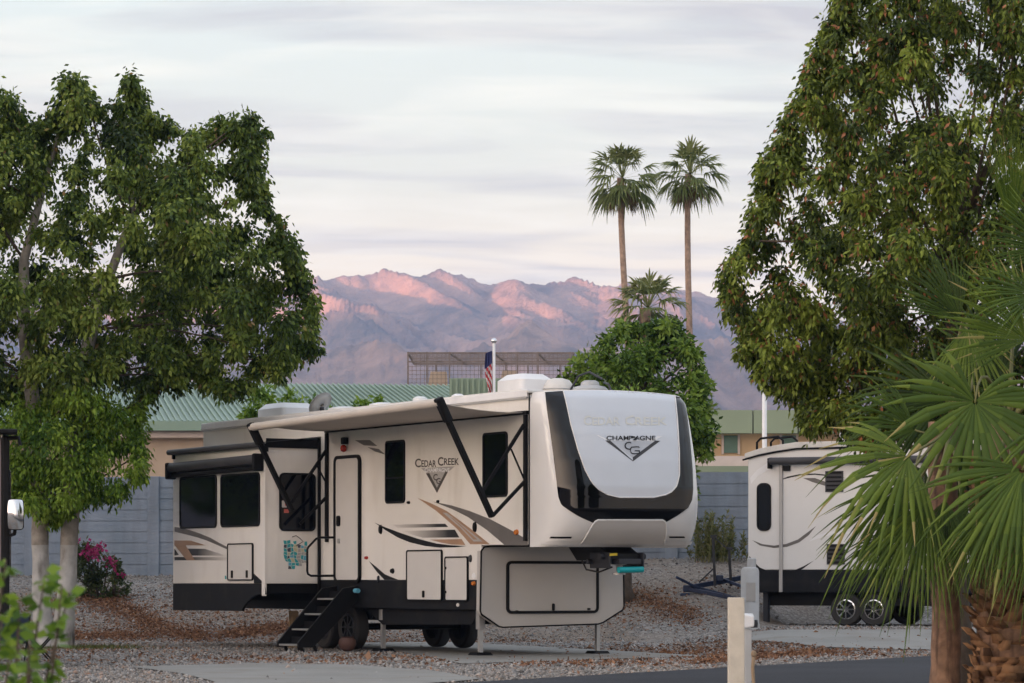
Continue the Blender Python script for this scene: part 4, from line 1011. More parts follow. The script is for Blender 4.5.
# --- unseen copies, added outside the view to darken reflections in the glossy trailer
def tree_copy(t, x, y, rz, k):
    c = t.copy(); COL.objects.link(c); c.location = (x, y, terrain(x, y)); c.rotation_euler = (0, 0, rz); c.scale = (k, k, k)
    c['label'] = 'unseen leafy tree added outside the view for reflections in the beige trailer'; c['group'] = 'unseen trees added for reflections'
    for ch_ in t.children: d = ch_.copy(); COL.objects.link(d); d.parent = c
    return c
for x, y, rz, k in ((-16.5, 55, 0, 1), (-23, 63, .8, .9), (-25, 50, 2, 1.05), (-33, 62, 1.4, 1.1), (-19, 40, 3, .85)): tree_copy(lt, x, y, rz, k)
for x, y, rz, k in ((13, 32, 1, 1), (18, 25, 2.4, 1.1), (12, 18, 4, .95)): tree_copy(rt, x, y, rz, k)

# --- young trees behind the trailer roof and the distance
def small_tree(name, poly, Y, label, n, leafsize, mt='leafD', trunk_px=None):
    rs = random.Random(len(label)); tx = trunk_px or sum(p[0] for p in poly)/len(poly)
    x = at(tx, 0, Y).x; z = terrain(x, Y) if Y < 80 else 1.5
    t = empty(name, (x, Y, z)); tag(t, label, 'tree')
    c = crown_clumps(poly, Y, 60, 3, 12, .8, rs)
    foliage('leaves', c, n, leafsize, M[mt], t, t.location, droop=.3, aspect=.45, spread=.7)
    top = at(tx, sum(p[1] for p in poly)/len(poly), Y)-t.location
    MB().tube([Vector((0, 0, -.1)), top*.5+Vector((.05, 0, 0)), top], [.09, .06, .02], 8).build('trunk', M['bark'], t, smooth=True)
    return t
small_tree('young_tree', [(238, 408), (246, 394), (262, 384), (282, 386), (296, 394), (310, 400), (324, 396), (332, 410), (330, 440), (300, 470), (250, 470), (240, 430)], 63, 'small bright green tree behind the rear roof of the beige trailer', 6500, .12, 'leafB')
small_tree('young_tree', [(346, 412), (352, 404), (364, 398), (380, 394), (384, 402), (378, 412), (382, 440), (350, 450), (338, 430)], 64, 'little green treetop showing above the middle of the awning', 2600, .12, 'leafB')

# --- fan palms
def fan(V, Fq, K, H, a, n, Rr, spread, nseg, rs, droop=.35, tone=.5, tips=True, inner=.0):
    """One fan blade: folded segments radiating from H around axis a, in the plane with normal n."""
    a = a.normalized(); n = (n-a*n.dot(a)).normalized(); s = a.cross(n)
    dphi = spread/nseg
    for i in range(nseg):
        ph = -spread/2+dphi*(i+.5); edge_ = abs(ph)/(spread/2)
        d = a*math.cos(ph)+s*math.sin(ph); t = s*math.cos(ph)-a*math.sin(ph)
        L_ = Rr*(1-.28*edge_**2)*rs.uniform(.9, 1.06); dr = droop*rs.choice((.3, .5, .7, 1., 1.6))
        b = len(V); radii = (.03, .30, .55, .78, 1.0); wl = math.tan(dphi/2)
        tw_ = rs.uniform(-.3, .3)
        for r in radii:
            q = r*L_; p = H+d*q-Vector((0, 0, 1))*dr*(r**2.6)*L_+n*(.10*Rr*math.sin(r*2.2)*(1-edge_*.4))
            w = min(q*wl, (.46 if nseg > 20 else .60)*wl*L_)*(1.0 if r <= .56 else (1-(r-.56)/.46)**.8)
            tt = (t*math.cos(tw_*r)+n*math.sin(tw_*r))
            V.append(tuple(p-tt*w)); V.append(tuple(p+n*w*.8)); V.append(tuple(p+tt*w))
        for j in range(len(radii)-1):
            q = b+j*3
            Fq.append((q, q+1, q+4, q+3)); Fq.append((q+1, q+2, q+5, q+4))
            c = min(1, max(0, tone+rs.gauss(0, .10)+(.30 if (j == 3 and rs.random() < .5) else .08 if j == 2 else 0)-(.05 if i % 2 else 0))); K.append(c); K.append(c)
def petiole_path(base, H, a, n=6):
    L_ = (H-base).length; c = H-a.normalized()*L_*.45
    return [base*(1-t)**2+c*2*t*(1-t)+H*t*t for t in (i/n for i in range(n+1))]

def palm_fronds(root, base, fronds, mt, nseg, rs):
    """fronds: (H, axis, normal, radius, spread, droop, tone, dry)"""
    for H, a, n, Rr, sp__, dr, tone, dry in fronds:
        V, Fq, K = [], [], []
        fan(V, Fq, K, H-root.location, a, n, Rr, sp__, nseg, rs, dr, tone)
        o = np_mesh('frond', V, Fq, M[mt+('dry' if dry else '')], root, K)
        if dry: o['label'] = 'dry straw coloured frond'
        MB().tube(petiole_path(base-root.location, H-root.location, a), [.028, .024, .02, .017, .014, .012, .010], 6).build('petiole', M['petiole'], o, smooth=True)

def px_axis(deg, depth=0.): t = R(deg); return Vector((math.cos(t), depth, math.sin(t)))
rs = random.Random(14)
PA = empty('fan_palm', (at(944.5, 0, 30).x, 30, 0)); tag(PA, 'fan palm with a smooth stripped reddish brown trunk at the road edge', 'palm')
PB = empty('fan_palm', (at(1006, 0, 29.6).x, 29.6, 0)); tag(PB, 'fan palm with a thick shaggy trunk of orange cut leaf bases at the right edge', 'palm')
bA = Vector((PA.location.x+.05, 30, 2.75)); bB = Vector((PB.location.x+.02, 29.6, 2.75))
pxm = 98.5
def fr(px, py, Y, deg, Rpx, spread, tilt=.35, droop=.3, tone=.5, depth=-.25, dry=False, ny=-1., nx=0.):
    a = px_axis(deg, depth); return (at(px, py, Y), a, Vector((nx+rs.uniform(-.2, .2), ny, tilt+rs.uniform(-.1, .1))), Rpx/F*Y, R(spread), droop, tone, dry)
fA = [fr(908, 456, 28.9, -152, 112, 165, .55, .32, .72), fr(960, 318, 30.6, 128, 92, 100, .2, .1, .30, .1),
      fr(968, 328, 29.7, -84, 80, 110, .3, .2, .72), fr(900, 486, 29.2, -128, 116, 80, .3, .3, .5), fr(928, 500, 28.9, -114, 118, 90, .3, .25, .58),
      fr(945, 500, 29.0, -98, 98, 80, .3, .2, .42), fr(915, 522, 29.5, -108, 96, 80, .2, .2, .38), fr(890, 530, 29.6, -122, 84, 80, .2, .2, .36), fr(945, 400, 30.8, 170, 112, 140, .3, .3, .25, .2), fr(915, 430, 30.5, 160, 90, 110, .6, .3, .45),
      fr(960, 455, 30.9, -60, 90, 130, .3, .2, .2, .3), fr(925, 470, 30.9, -130, 90, 140, .3, .2, .2, .3),
      fr(962, 505, 29.4, -86, 84, 70, .2, .2, .5), fr(915, 470, 29.4, -102, 90, 60, .2, .2, .6), fr(938, 515, 29.9, -104, 84, 60, .1, .15, .5, dry=True)]
fB = [fr(975, 402, 28.3, -98, 108, 300, .35, .22, .56), fr(1022, 470, 28.0, -122, 124, 160, .4, .25, .55), fr(1026, 340, 29.0, 140, 112, 130, .3, .1, .66), fr(1036, 296, 28.9, 170, 84, 110, .5, .2, .5), fr(1048, 250, 29.3, 145, 84, 120, .3, .1, .4), fr(1000, 380, 30.5, 115, 95, 120, .2, .1, .15, .2),
      fr(1012, 226, 29.9, 95, 110, 40, .1, .0, .62), fr(1004, 496, 28.5, -104, 96, 90, .3, .2, .6), fr(1036, 520, 28.4, -98, 100, 90, .3, .25, .5),
      fr(985, 512, 28.8, -108, 86, 80, .3, .2, .48), fr(1005, 410, 30.4, -70, 100, 120, .3, .2, .22, .3), fr(1012, 480, 29.2, -112, 90, 100, .3, .2, .35),
      fr(1090, 330, 29.3, 40, 115, 170, .3, .1, .5), fr(1110, 400, 28.8, 0, 118, 190, .4, .25, .55), fr(1100, 470, 28.6, -40, 110, 160, .4, .25, .55), fr(1075, 520, 28.7, -75, 100, 100, .3, .25, .5), fr(1060, 420, 28.2, -60, 108, 200, .4, .25, .55),
      fr(1000, 520, 29.1, -92, 84, 60, .1, .15, .5, dry=True), fr(1045, 535, 29.2, -85, 84, 60, .1, .15, .4, dry=True), fr(1020, 400, 31, 180, 110, 140, .3, .2, .2, .3)]
palm_fronds(PA, bA, fA, 'frond', 24, rs); palm_fronds(PB, bB, fB, 'frond', 30, rs)
tk = MB(); Pp = [Vector((0.02*math.sin(z*2), 0, z)) for z in np.linspace(-.05, 2.8, 16)]
tk.tube(Pp, [.185, .165]+[.150+.006*math.sin(i*1.7) for i in range(14)], 22).build('trunk', M['palmbark'], PA, smooth=True)
MB().tube([Vector((0, 0, -.05)), Vector((0, 0, 1)), Vector((.02, 0, 2.0)), Vector((.02, 0, 2.85))], [.30, .29, .27, .16], 18).build('trunk', M['palmbark'], PB, smooth=True)
V, Fq, K = [], [], []
for i in range(340):
    z = .02+i/340*2.35; a = i*2.39996+rs.uniform(-.6, .6); r0_ = rs.uniform(.20, .28)
    o_ = Vector((math.cos(a), math.sin(a), 0)); t = Vector((-math.sin(a), math.cos(a), 0)); up = Vector((0, 0, 1))
    w = rs.uniform(.07, .14); l = rs.uniform(.08, .2); fl_ = rs.uniform(-.03, .12); z += rs.uniform(-.07, .07); b = len(V); sk__ = rs.uniform(-.16, .16)
    A = o_*r0_+up*(z-.05)
    for u_, (ww, oo, zz, th) in enumerate(((1.0, .0, 0, .02), (.95, .06+fl_*.4, l*.55, .025), (.7, .07+fl_, l, .02))):
        c = A+o_*oo+up*zz+t*sk__*zz*4
        V += [tuple(c-t*w*ww), tuple(c+o_*th*1.6), tuple(c+t*w*ww), tuple(c-o_*th)]
    for j in (0, 1):
        q = b+4*j
        for k_ in range(4): Fq.append((q+k_, q+(k_+1) % 4, q+4+(k_+1) % 4, q+4+k_)); K.append(min(1, max(0, rs.gauss(.5, .22))))
    Fq.append((b+8, b+9, b+10, b+11)); K.append(.9)
np_mesh('leaf_bases', V, Fq, M['boot'], PB, K)['kind'] = 'stuff'

def far_palm(px, py, Y, rpx, label, n, base_px=None, tr=.26, seed=1, low=-.9, grp=None, skirt=10):
    rs = random.Random(seed); c = at(px, py, Y); x0 = at(base_px or px, 0, Y).x
    p = empty('tall_palm', (x0, Y, 1.5)); tag(p, label, 'palm', grp)
    top = c-p.location; Rm = rpx/F*Y
    Pp = [Vector((top.x*(t**1.5)+.12*math.sin(t*5), 0, top.z*t)) for t in np.linspace(0, 1, 14)]
    MB().tube(Pp, [tr*1.35]+[lerp(tr*1.05, tr*.85, i/12) for i in range(13)], 10).build('trunk', M['farbark'], p, smooth=True)
    for dry in (False, True):
        V, Fq, K = [], [], []
        for i in range(skirt if dry else n):
            az = i*2.39996+rs.uniform(-.3, .3); t_ = (i+.5)/n
            el = rs.uniform(-1.35, -.9) if dry else lerp(1.4, low, t_**.85)+rs.uniform(-.22, .22)
            d = Vector((math.cos(az)*math.cos(el), math.sin(az)*math.cos(el), math.sin(el)))
            H = top+d*Rm*(.30 if dry else rs.uniform(.42, .56))
            a = d+Vector((0, 0, -.12))
            up = Vector((0, 0, 1)) if el < 1.2 else Vector((-math.cos(az), -math.sin(az), .2))
            fan(V, Fq, K, H, a, up+d*.2, Rm*(.60 if dry else .52), R(70 if dry else 135), 12, rs, .5 if not dry else .1, .5+.25*math.sin(el))
            b = len(V); t2 = a.cross(Vector((0, 0, 1))).normalized()*.035
            V += [tuple(top-t2), tuple(top+t2), tuple(H+t2), tuple(H-t2)]; Fq.append((b, b+1, b+2, b+3)); K.append(.8)
        np_mesh('dry_fronds' if dry else 'fronds', V, Fq, M['frondfardry' if dry else 'frondfar'], p, K)['kind'] = 'stuff'
    return p
far_palm(622.5, 178, 130, 43, 'tall skinny palm with a leaning trunk, left of the pair on the skyline', 40, 631, .155, 2)
far_palm(690.5, 174, 132, 40, 'tall skinny palm with a straight trunk, right of the pair on the skyline', 36, 688, .155, 3, low=-.8)
far_palm(648, 308, 126, 44, 'shorter bushy palm standing low between the pair of tall palms', 34, 650, .3, 4, low=-.5, skirt=16)
far_palm(711, 412, 150, 13, 'small far palm low beside the green tree and the olive band', 30, 711, .15, 6, skirt=4)

# --- shrubs by the wall
def bush(name, label, poly, Y, nl, nf, size, mt, seed):
    rs = random.Random(seed); px = sum(p[0] for p in poly)/len(poly); x = at(px, 0, Y).x; z = terrain(x, Y)
    b = empty(name, (x, Y, z)); tag(b, label, 'shrub')
    c = crown_clumps(poly, Y, 50, 3, 11, .7, rs)
    foliage('leaves', c, nl, size, M[mt], b, b.location, droop=.1, aspect=.5, spread=.8)
    limbs([b.location+Vector((rs.uniform(-.2, .2), 0, 0)) for _ in range(4)], c, 22, .022, b, b.location, rs, M['bark'], 'stems')
    return b, c
bb, bc = bush('bougainvillea', 'low straggly shrub covered in magenta flowers beside the whitewashed trunks', [(76, 545), (90, 540), (100, 546), (110, 548), (116, 558), (124, 566), (128, 578), (132, 592), (124, 604), (100, 604), (82, 600), (74, 580)], 63.5, 3200, 0, .09, 'leafF', 3)
fc = crown_clumps([(74, 538), (90, 540), (104, 538), (112, 544), (104, 556), (90, 560), (78, 556)], 63.2, 16, 2, 6, .4, random.Random(8))+crown_clumps([(100, 555), (118, 560), (128, 574), (122, 580), (104, 566)], 63.2, 7, 2, 4, .3, random.Random(4))
foliage('flowers', fc, 260, .075, M['bract'], bb, bb.location, droop=-.1, aspect=.8, spread=.8)['kind'] = 'stuff'
rs = random.Random(31); wx = at(714, 0, 64.4).x; wz = terrain(wx, 64.4)
wd_ = empty('weed_shrub', (wx, 64.4, wz)); tag(wd_, 'upright yellow-green weedy shrub against the foot of the wall', 'shrub')
P_, D_, stm = [], [], MB()
for i in range(60):
    x = rs.gauss(0, .30); y = rs.uniform(-.5, .2); h = rs.uniform(.4, 1.15)*(1-abs(x)*.5); lx = x+rs.uniform(-.18, .18)
    stm.tube([(x, y, -.05), (lerp(x, lx, .5), y, h*.5), (lx, y, h)], [.010, .008, .004], 4)
    for k in range(46):
        t = rs.uniform(.08, 1); a = rs.uniform(0, 6.28); P_.append((lerp(x, lx, t), y, h*t)); D_.append((math.cos(a)*.6, math.sin(a)*.6, rs.uniform(.1, 1)))
D_ = np.array(D_); D_ /= np.linalg.norm(D_, axis=1)[:, None]
leaf_cloud('leaves', np.array(P_), D_, RNG.uniform(.06, .14, len(P_)), M['leafE'], wd_, RNG.random(len(P_)), .28)
stm.build('stems', M['petiole'], wd_)

# --- near branch tips at the lower left, out of focus
rs = random.Random(77); ns = empty('leafy_shrub', (-1.72, 9.6, 0)); tag(ns, 'blurred leafy branch tips close to the camera at the lower left corner', 'shrub')
P_, D_, stm = [], [], MB()
twigs = [((-1.72, 9.6, -.03), (20, 600, 9.4)), ((-1.7, 9.6, -.03), (45, 575, 9.5)), ((-1.68, 9.7, -.03), (62, 585, 9.6)), ((-1.72, 9.6, -.03), (6, 560, 9.5)), ((-1.7, 9.5, -.03), (30, 640, 9.3)), ((-1.75, 9.5, -.03), (10, 660, 9.2)), ((-1.7, 9.6, -.03), (18, 630, 9.7)), ((-1.66, 9.6, -.03), (70, 592, 9.7)), ((-1.8, 9.6, -.03), (-30, 600, 9.5)), ((-1.8, 9.6, -.03), (-60, 640, 9.5)), ((-1.7, 9.6, -.03), (2, 620, 9.4))]
for b, (px, py, Y) in twigs:
    e = at(px, py, Y)-ns.location; b = Vector(b)-ns.location; pth = limb_path(b, e, rs, .12, 8)
    stm.tube(pth, [.011, .010, .009, .008, .007, .006, .005, .004, .003], 6)
    for k in range(22):
        t = rs.uniform(.72, 1.0) if k > 4 else rs.uniform(.93, 1.02); i = min(7, int(t*8)); p = lerp(pth[i], pth[i+1], t*8-i); a = rs.uniform(0, 6.28)
        P_.append(tuple(p)); D_.append((math.cos(a), math.sin(a)*.8, rs.uniform(-.9, .45)))
D_ = np.array(D_); D_ /= np.linalg.norm(D_, axis=1)[:, None]
leaf_cloud('leaves', np.array(P_), D_, RNG.uniform(.04, .07, len(P_)), M['leafB'], ns, RNG.uniform(.0, .7, len(P_)), .6)
stm.build('stems', M['bark'], ns, smooth=True)

# ------------------------------------------------------------------ smaller things on the site
def base_at(px, Y): x = at(px, 0, Y).x; return (x, Y, terrain(x, Y))
po = empty('wooden_post', base_at(736, 26)); tag(po, 'square pale wooden post in the foreground at the road', 'post')
MB().box((-.07, -.07, -.3), (.07, .07, at(0, 597.5, 26).z)).build('post', M['wood'], po, bevel=.008)
mp = empty('utility_post', base_at(748, 26.6)); tag(mp, 'slim grey utility pedestal with a white meter box on top, just behind the pale post', 'utility box')
MB().box((-.03, -.03, -.2), (.03, .03, at(0, 629, 26.6).z)).build('pipe', M['pedestal'], mp, bevel=.006)
zz = at(0, 621, 26.6).z
MB().loft([(-.05, .06, zz-.07), (.052, .06, zz-.05), (.052, .06, zz+.07), (-.05, .06, zz+.07)], [(-.05, -.06, zz-.07), (.052, -.06, zz-.05), (.052, -.06, zz+.045), (-.05, -.06, zz+.06)]).build('meter_box', M['white'], mp, bevel=.012)
MB().lathe((.056, 0, zz-.02), [(.03, -.04), (.034, 0), (.03, .03)], 12).build('valve', M['steel'], mp)
sk2 = empty('garden_stake', base_at(753.5, 26.3)); tag(sk2, 'short crooked tan stake standing just right of the pale wooden post', 'stake')
MB().tube([(0, 0, -.2), (.005, 0, .2), (-.008, 0, .42), (.004, 0, at(0, 653, 26.3).z)], [.017, .016, .015, .017], 8).lathe((.002, 0, at(0, 655, 26.3).z), [(.015, -.02), (.026, .0), (.022, .03), (.008, .04)], 8).build('stick', M['stake'], sk2, smooth=True)
ub = empty('utility_pedestal', base_at(750, 56.4)); tag(ub, 'rounded grey utility pedestal beside the rear of the white trailer', 'utility box')
hz = at(0, 567, 56.4).z-ub.location.z
MB().lathe((0, 0, 0), [(.19, -.05), (.19, .1), (.175, .12), (.175, hz-.08), (.15, hz-.02), (.10, hz)], 22).build('shell', M['pedestal'], ub, smooth=True, angle=40)
MB().lathe((.03, 0, hz), [(.085, -.02), (.085, .16), (.06, .17)], 14).build('cap', M['pedestal'], ub, smooth=True, angle=40)
MB().loft([(-.09, -.178, hz*.45), (.09, -.178, hz*.45), (.09, -.178, hz*.75), (-.09, -.178, hz*.75)], [(-.09, -.16, hz*.45), (.09, -.16, hz*.45), (.09, -.16, hz*.75), (-.09, -.16, hz*.75)]).build('access_panel', M['lgrey'], ub)

# tow dolly lying on the gravel bank
TX, TY = at(712, 0, 61.0).x, 61.0
td = empty('tow_dolly', (TX, TY, terrain(TX, TY))); tag(td, 'dark blue steel towing frame with two upright masts on the gravel bank', 'tow frame')
def tp_(px, py, dy=0.): return at(px, py, TY+dy)-td.location
m = MB(); m.bar(tp_(686, 588), tp_(746, 577, .5), .10, .10); m.bar(tp_(688, 589), tp_(752, 602, -.7), .08); m.bar(tp_(676, 577, -.2), tp_(700, 589), .05); m.bar(tp_(700, 588), tp_(730, 596, -.4), .05)
m.bar(tp_(716, 577, .3), tp_(752, 590, -.5), .06); m.build('tongue', M['blue'], td, bevel=.008)
for a, b in ((715.5, 537), (731.5, 549)):
    mm = MB(); mm.bar(tp_(a-.5, 586), tp_(a-2.5, b), .055); mm.box(tp_(a-5, b+1)-Vector((0, .04, 0)), tp_(a+1, b-2)+Vector((0, .04, 0))); mm.build('mast', M['steel'], td, bevel=.005)
MB().bar(tp_(699, 582.5), tp_(713, 569), .03).bar(tp_(715, 538), tp_(730, 551), .025).build('brace', M['steel'], td)
c_ = MB(); c_.box(tp_(680, 600)-Vector((0, .1, 0)), tp_(690, 593)+Vector((0, .1, 0))); c_.box(tp_(683, 592)-Vector((0, .06, 0)), tp_(693, 585)+Vector((0, .06, 0))); c_.build('coupler', M['blue'], td, bevel=.03)
MB().bar(tp_(687, 598), tp_(687, 604), .04).lathe(tp_(687, 604.5), [(.09, -.02), (.09, .02)], 10).build('jack_foot', M['steel'], td)
MB().box(tp_(716, 581)-Vector((0, .1, 0)), tp_(723, 575)+Vector((0, .1, 0))).build('winch', M['blue'], td, bevel=.02)

# little folding table, chair and pot by the twin trunk tree
tb1 = empty('folding_table', base_at(40, 44.5)); tag(tb1, 'small black folding table with crossed legs beside the whitewashed trunks', 'table')
MB().box((-.20, -.16, .36), (.20, .16, .385)).build('table_top', M['black'], tb1, bevel=.006)
for y in (-.13, .13):
    MB().bar((-.17, y, .355), (.15, y+.02, 0), .022).build('leg', M['blackmetal'], tb1); MB().bar((.17, y+.025, .355), (-.15, y+.025, 0), .022).build('leg', M['blackmetal'], tb1)
MB().bar((-.07, -.13, .14), (-.07, .13, .14), .016).build('stretcher', M['blackmetal'], tb1)
cc = empty('camp_chair', base_at(9, 43.4)); tag(cc, 'low blue folding camp chair at the left edge behind the leaves', 'chair')
MB().loft([(-.25, -.2, .30), (.25, -.2, .30), (.25, .2, .26), (-.25, .2, .26)], [(-.25, -.2, .315), (.25, -.2, .315), (.25, .2, .275), (-.25, .2, .275)]).build('seat', M['blue'], cc)
MB().loft([(-.25, .2, .28), (.25, .2, .28), (.25, .30, .66), (-.25, .30, .66)], [(-.25, .215, .28), (.25, .215, .28), (.25, .315, .66), (-.25, .315, .66)]).build('backrest', M['blue'], cc)
for x in (-.26, .26):
    MB().bar((x, -.22, 0), (x, .32, .68), .02).build('leg', M['blackmetal'], cc); MB().bar((x+.02, .25, 0), (x+.02, -.22, .44), .02).build('leg', M['blackmetal'], cc)
x, y = uv(5.35, -.30)
pt = MB().lathe((0, 0, 0), [(.07, 0), (.12, .04), (.15, .11), (.14, .18), (.10, .22), (.115, .235), (.09, .235)], 18).build('clay_pot', M['clay'], smooth=True, angle=40); pt.location = (x, y, .02)
tag(pt, 'small round brown clay pot at the foot of the trailer steps', 'pot')
# motorhome at the left edge, mostly outside the picture
mh = empty('motorhome', (at(9.5, 0, 40).x, 40, 0), R(10.8)); tag(mh, 'dark trimmed motorhome with a chrome mirror cut off by the left edge', 'motorhome')
MB().loft([(-.10, y, z) for y, z in ((0, .75), (2.4, .75), (2.4, 3.16), (0, 3.16))], [(-8, y, z) for y, z in ((0, .75), (2.4, .75), (2.4, 3.16), (0, 3.16))]).build('body', M['motorhome'], mh, bevel=.06)
MB().box((-.10, -.015, .72), (.0, 2.41, 3.16)).build('front_trim', M['black'], mh, bevel=.02)
MB().box((-7.95, .02, .35), (-.14, 2.38, .747)).build('skirt', M['skirt'], mh)
MB().box((-2.2, -.02, 1.75), (-.55, .0, 2.6)).build('side_window', M['glass'], mh)
MB().box((-.03, .15, 1.3), (.025, 2.25, 2.7)).build('windshield', M['glass'], mh, bevel=.03)
MB().box((-.24, -.32, 3.165), (.10, .1, 3.23)).build('roof_trim', M['black'], mh, bevel=.02)
MB().tube([(-.02, -.03, 3.12), (.12, -.10, 3.12), (.14, -.1, 3.02)], .03, 8).build('bracket', M['black'], mh)
mi_ = MB().loft([(x, -.36, z) for x, z in rrect(-.04, .185, 1.87, 2.29, .05)], [(x, -.24, z) for x, z in rrect(-.02, .165, 1.89, 2.27, .05)]).build('mirror', M['black'], mh, smooth=True, angle=40)
mrows = [[(.0725+a*.104*(1-.12*b**4), -.362-.07*(1-.55*a*a-.45*b*b), 2.08+b*.20*(1-.06*a**4)) for a in np.linspace(-1, 1, 13)] for b in np.linspace(-1, 1, 21)]
MB().grid(mrows).build('chrome_shell', M['chrome'], mi_, smooth=True)
MB().tube([(.0, -.02, 1.80), (.06, -.3, 1.82), (.07, -.31, 1.9)], .025, 8).build('mirror_arm', M['black'], mi_)
for u in (-1.2, -5.6, -6.5): wheel(u, .2, .45, -1, mh, Q, 'alu'); wheel(u, 2.2, .45, 1, mh, Q, 'alu')

# ------------------------------------------------------------------ loose ground cover
def scatter(name, n, xr, yr, size, mt, kind, accept, rz=1.):
    X = RNG.uniform(*xr, n); Y = RNG.uniform(*yr, n); keep = [i for i in range(n) if accept(X[i], Y[i])]
    X, Y = X[keep], Y[keep]; Z = np.array([terrain(a, b) for a, b in zip(X, Y)]); n = len(X); s = RNG.gamma(3, size/3, n)+size*.35
    return X, Y, Z, s, n
def on_paved(x, y):
    p = Vector((x, y, 0))-r0.to_3d(); w = p.dot(rn.to_3d())
    if -.03 < w < 5.5: return True
    u = -(x-X0)*S_+(y-Y0)*C_; v = (x-X0)*C_+(y-Y0)*S_
    lo = np.interp(u, [-2.1, 2, 6.3, 11], [-2.4, -.7, .9, 1.5]); hi2 = np.interp(u, [-.3, 3, 8, 11], [3.0, 3.6, 4.4, 4.6])
    if -2.1 < u < 11 and lo < v < hi2 and (u > -.3 or v < 3+(u+.3)*3): return RNG.random() > .06
    if in_poly(x, y, [(-5.2, 40.3), (-4.2, 37.5), (-3.46, 34.4), (-3.2, 31), (-2, 31.6), (-.35, 35.2), (-1.0, 38.5), (-2.3, 41.4), (-3.6, 42.1)]): return RNG.random() > .05
    if in_poly(x, y, [(4.0, 51.5), (5.2, 49.2), (7.0, 48.6), (9.6, 51.6), (10.6, 55), (8.5, 54), (6, 53.8), (4.25, 53.8)]): return RNG.random() > .05
    return False
def stones(name, n, xr, yr, size):
    X, Y, Z, s, n = scatter(name, n, xr, yr, size, None, None, lambda x, y: not on_paved(x, y) and RNG.random() < 1-.72*ss(.1, .5, terrain(x, y))*(1 if x > 0 else .35))
    base = np.array([(1,0,0),(0,1,0),(-1,0,0),(0,-1,0),(0,0,.75),(0,0,-.6)], float)
    V = base[None]*RNG.uniform(.6, 1.35, (n, 6, 1))+RNG.normal(0, .16, (n, 6, 3)); V *= s[:, None, None]
    a = RNG.uniform(0, 6.28, n); ca, sa = np.cos(a)[:, None], np.sin(a)[:, None]
    V = np.stack([V[..., 0]*ca-V[..., 1]*sa, V[..., 0]*sa+V[..., 1]*ca, V[..., 2]], -1)
    V += np.stack([X, Y, Z+s*.25], 1)[:, None, :]
    f = np.array([(0,1,4),(1,2,4),(2,3,4),(3,0,4),(1,0,5),(2,1,5),(3,2,5),(0,3,5)])
    Fq = (np.arange(n)[:, None, None]*6+f[None]).reshape(-1, 3)
    k = np.repeat(np.clip(RNG.beta(2, 2.2, n), 0, 1), 8)
    tag(np_mesh(name, V.reshape(-1, 3), Fq, M['stone'], None, k), 'loose grey and brown gravel spread over the ground and bank', 'gravel', kind='stuff')
stones('gravel', 190000, (-13, 13), (34, 69.5), .013)
spots = [(-7.0, 59.3, 2.6, 1.6, 1.), (-5.2, 58.2, 1.8, 1.2, 1.2), (-2.5, 57.4, 2., .9, 1.), (2.6, 59.5, 1.2, 1.2, .9), (3.6, 61.5, 1.3, .6, .6), (-9, 62.5, 2., 1.6, .9), (-6, 61, 3, 1, .6), (-3, 44.5, 3, 2, .35), (3.6, 50, 2., 3., .7), (3, 46.5, 1.2, 1.4, .7), (1.2, 42.5, 1.6, 1.6, .6), (4.6, 48, 1.5, 2, .7), (-8.5, 50, 2, 2.5, .5), (-1, 56.8, 2, .8, .7), (5.5, 51, 2, 2, .3), (-9.3, 63.6, 1., .5, 1.2)]
def litter_ok(x, y):
    d = sum(1.1*w*math.exp(-((x-a)/sx)**2-((y-b)/sy)**2) for a, b, sx, sy, w in spots)+.015
    return RNG.random() < d and not on_paved(x, y)
X, Y, Z, s, n = scatter('leaf_litter', 170000, (-13, 9), (36, 68), .029, None, None, litter_ok)
D = RNG.normal(size=(n, 3))*np.array([1, 1, .35]); D /= np.linalg.norm(D, axis=1)[:, None]
tag(leaf_cloud('leaf_litter', np.stack([X, Y, Z+.02], 1), D, s*1.2, M['litter'], None, RNG.random(n), .55), 'rust brown fallen leaves strewn over the gravel', 'leaf litter', kind='stuff')
drift = []
rs = random.Random(12)
for line, cnt, wd_px in (([(96, 603), (122, 610), (143, 620), (160, 630), (188, 635), (214, 638)], 3800, 3.2), ([(226, 636), (262, 631), (292, 628)], 2600, 2.5), ([(60, 640), (110, 636), (150, 638)], 1500, 2.5), ([(628, 592), (652, 604), (676, 614), (700, 618)], 1600, 3.5), ([(700, 664), (760, 658), (830, 652)], 1600, 2.2), ([(76, 596), (100, 600), (118, 602)], 1200, 3)):
    pts = [hit(*p) for p in line]
    for _ in range(cnt):
        i = rs.randrange(len(pts)-1); t = rs.random(); p = pts[i].lerp(pts[i+1], t); x, y = p.x+rs.gauss(0, .16), p.y+rs.gauss(0, .16*wd_px)
        if not on_paved(x, y): drift.append((x, y, terrain(x, y)+.025+rs.random()*.02))
n = len(drift); D = RNG.normal(size=(n, 3))*np.array([1, 1, .5]); D /= np.linalg.norm(D, axis=1)[:, None]
tag(leaf_cloud('leaf_drift', np.array(drift), D, RNG.uniform(.04, .08, n), M['litter'], None, RNG.random(n), .55), 'orange brown fallen leaves gathered in drifts along the foot of the gravel bank', 'leaf litter', kind='stuff')
gx = at(70, 0, 51.6).x; n = 1500
P_ = np.stack([gx+RNG.normal(.35, .5, n), 51.4+RNG.normal(0, .5, n), np.zeros(n)], 1); D = RNG.normal(0, .4, (n, 3))+np.array([0, 0, 1]); D /= np.linalg.norm(D, axis=1)[:, None]
tag(leaf_cloud('grass', P_, D, RNG.uniform(.04, .10, n), M['grass'], None, RNG.random(n), .15), 'thin tufts of dry grass round the foot of the whitewashed trunks', 'grass', kind='stuff')

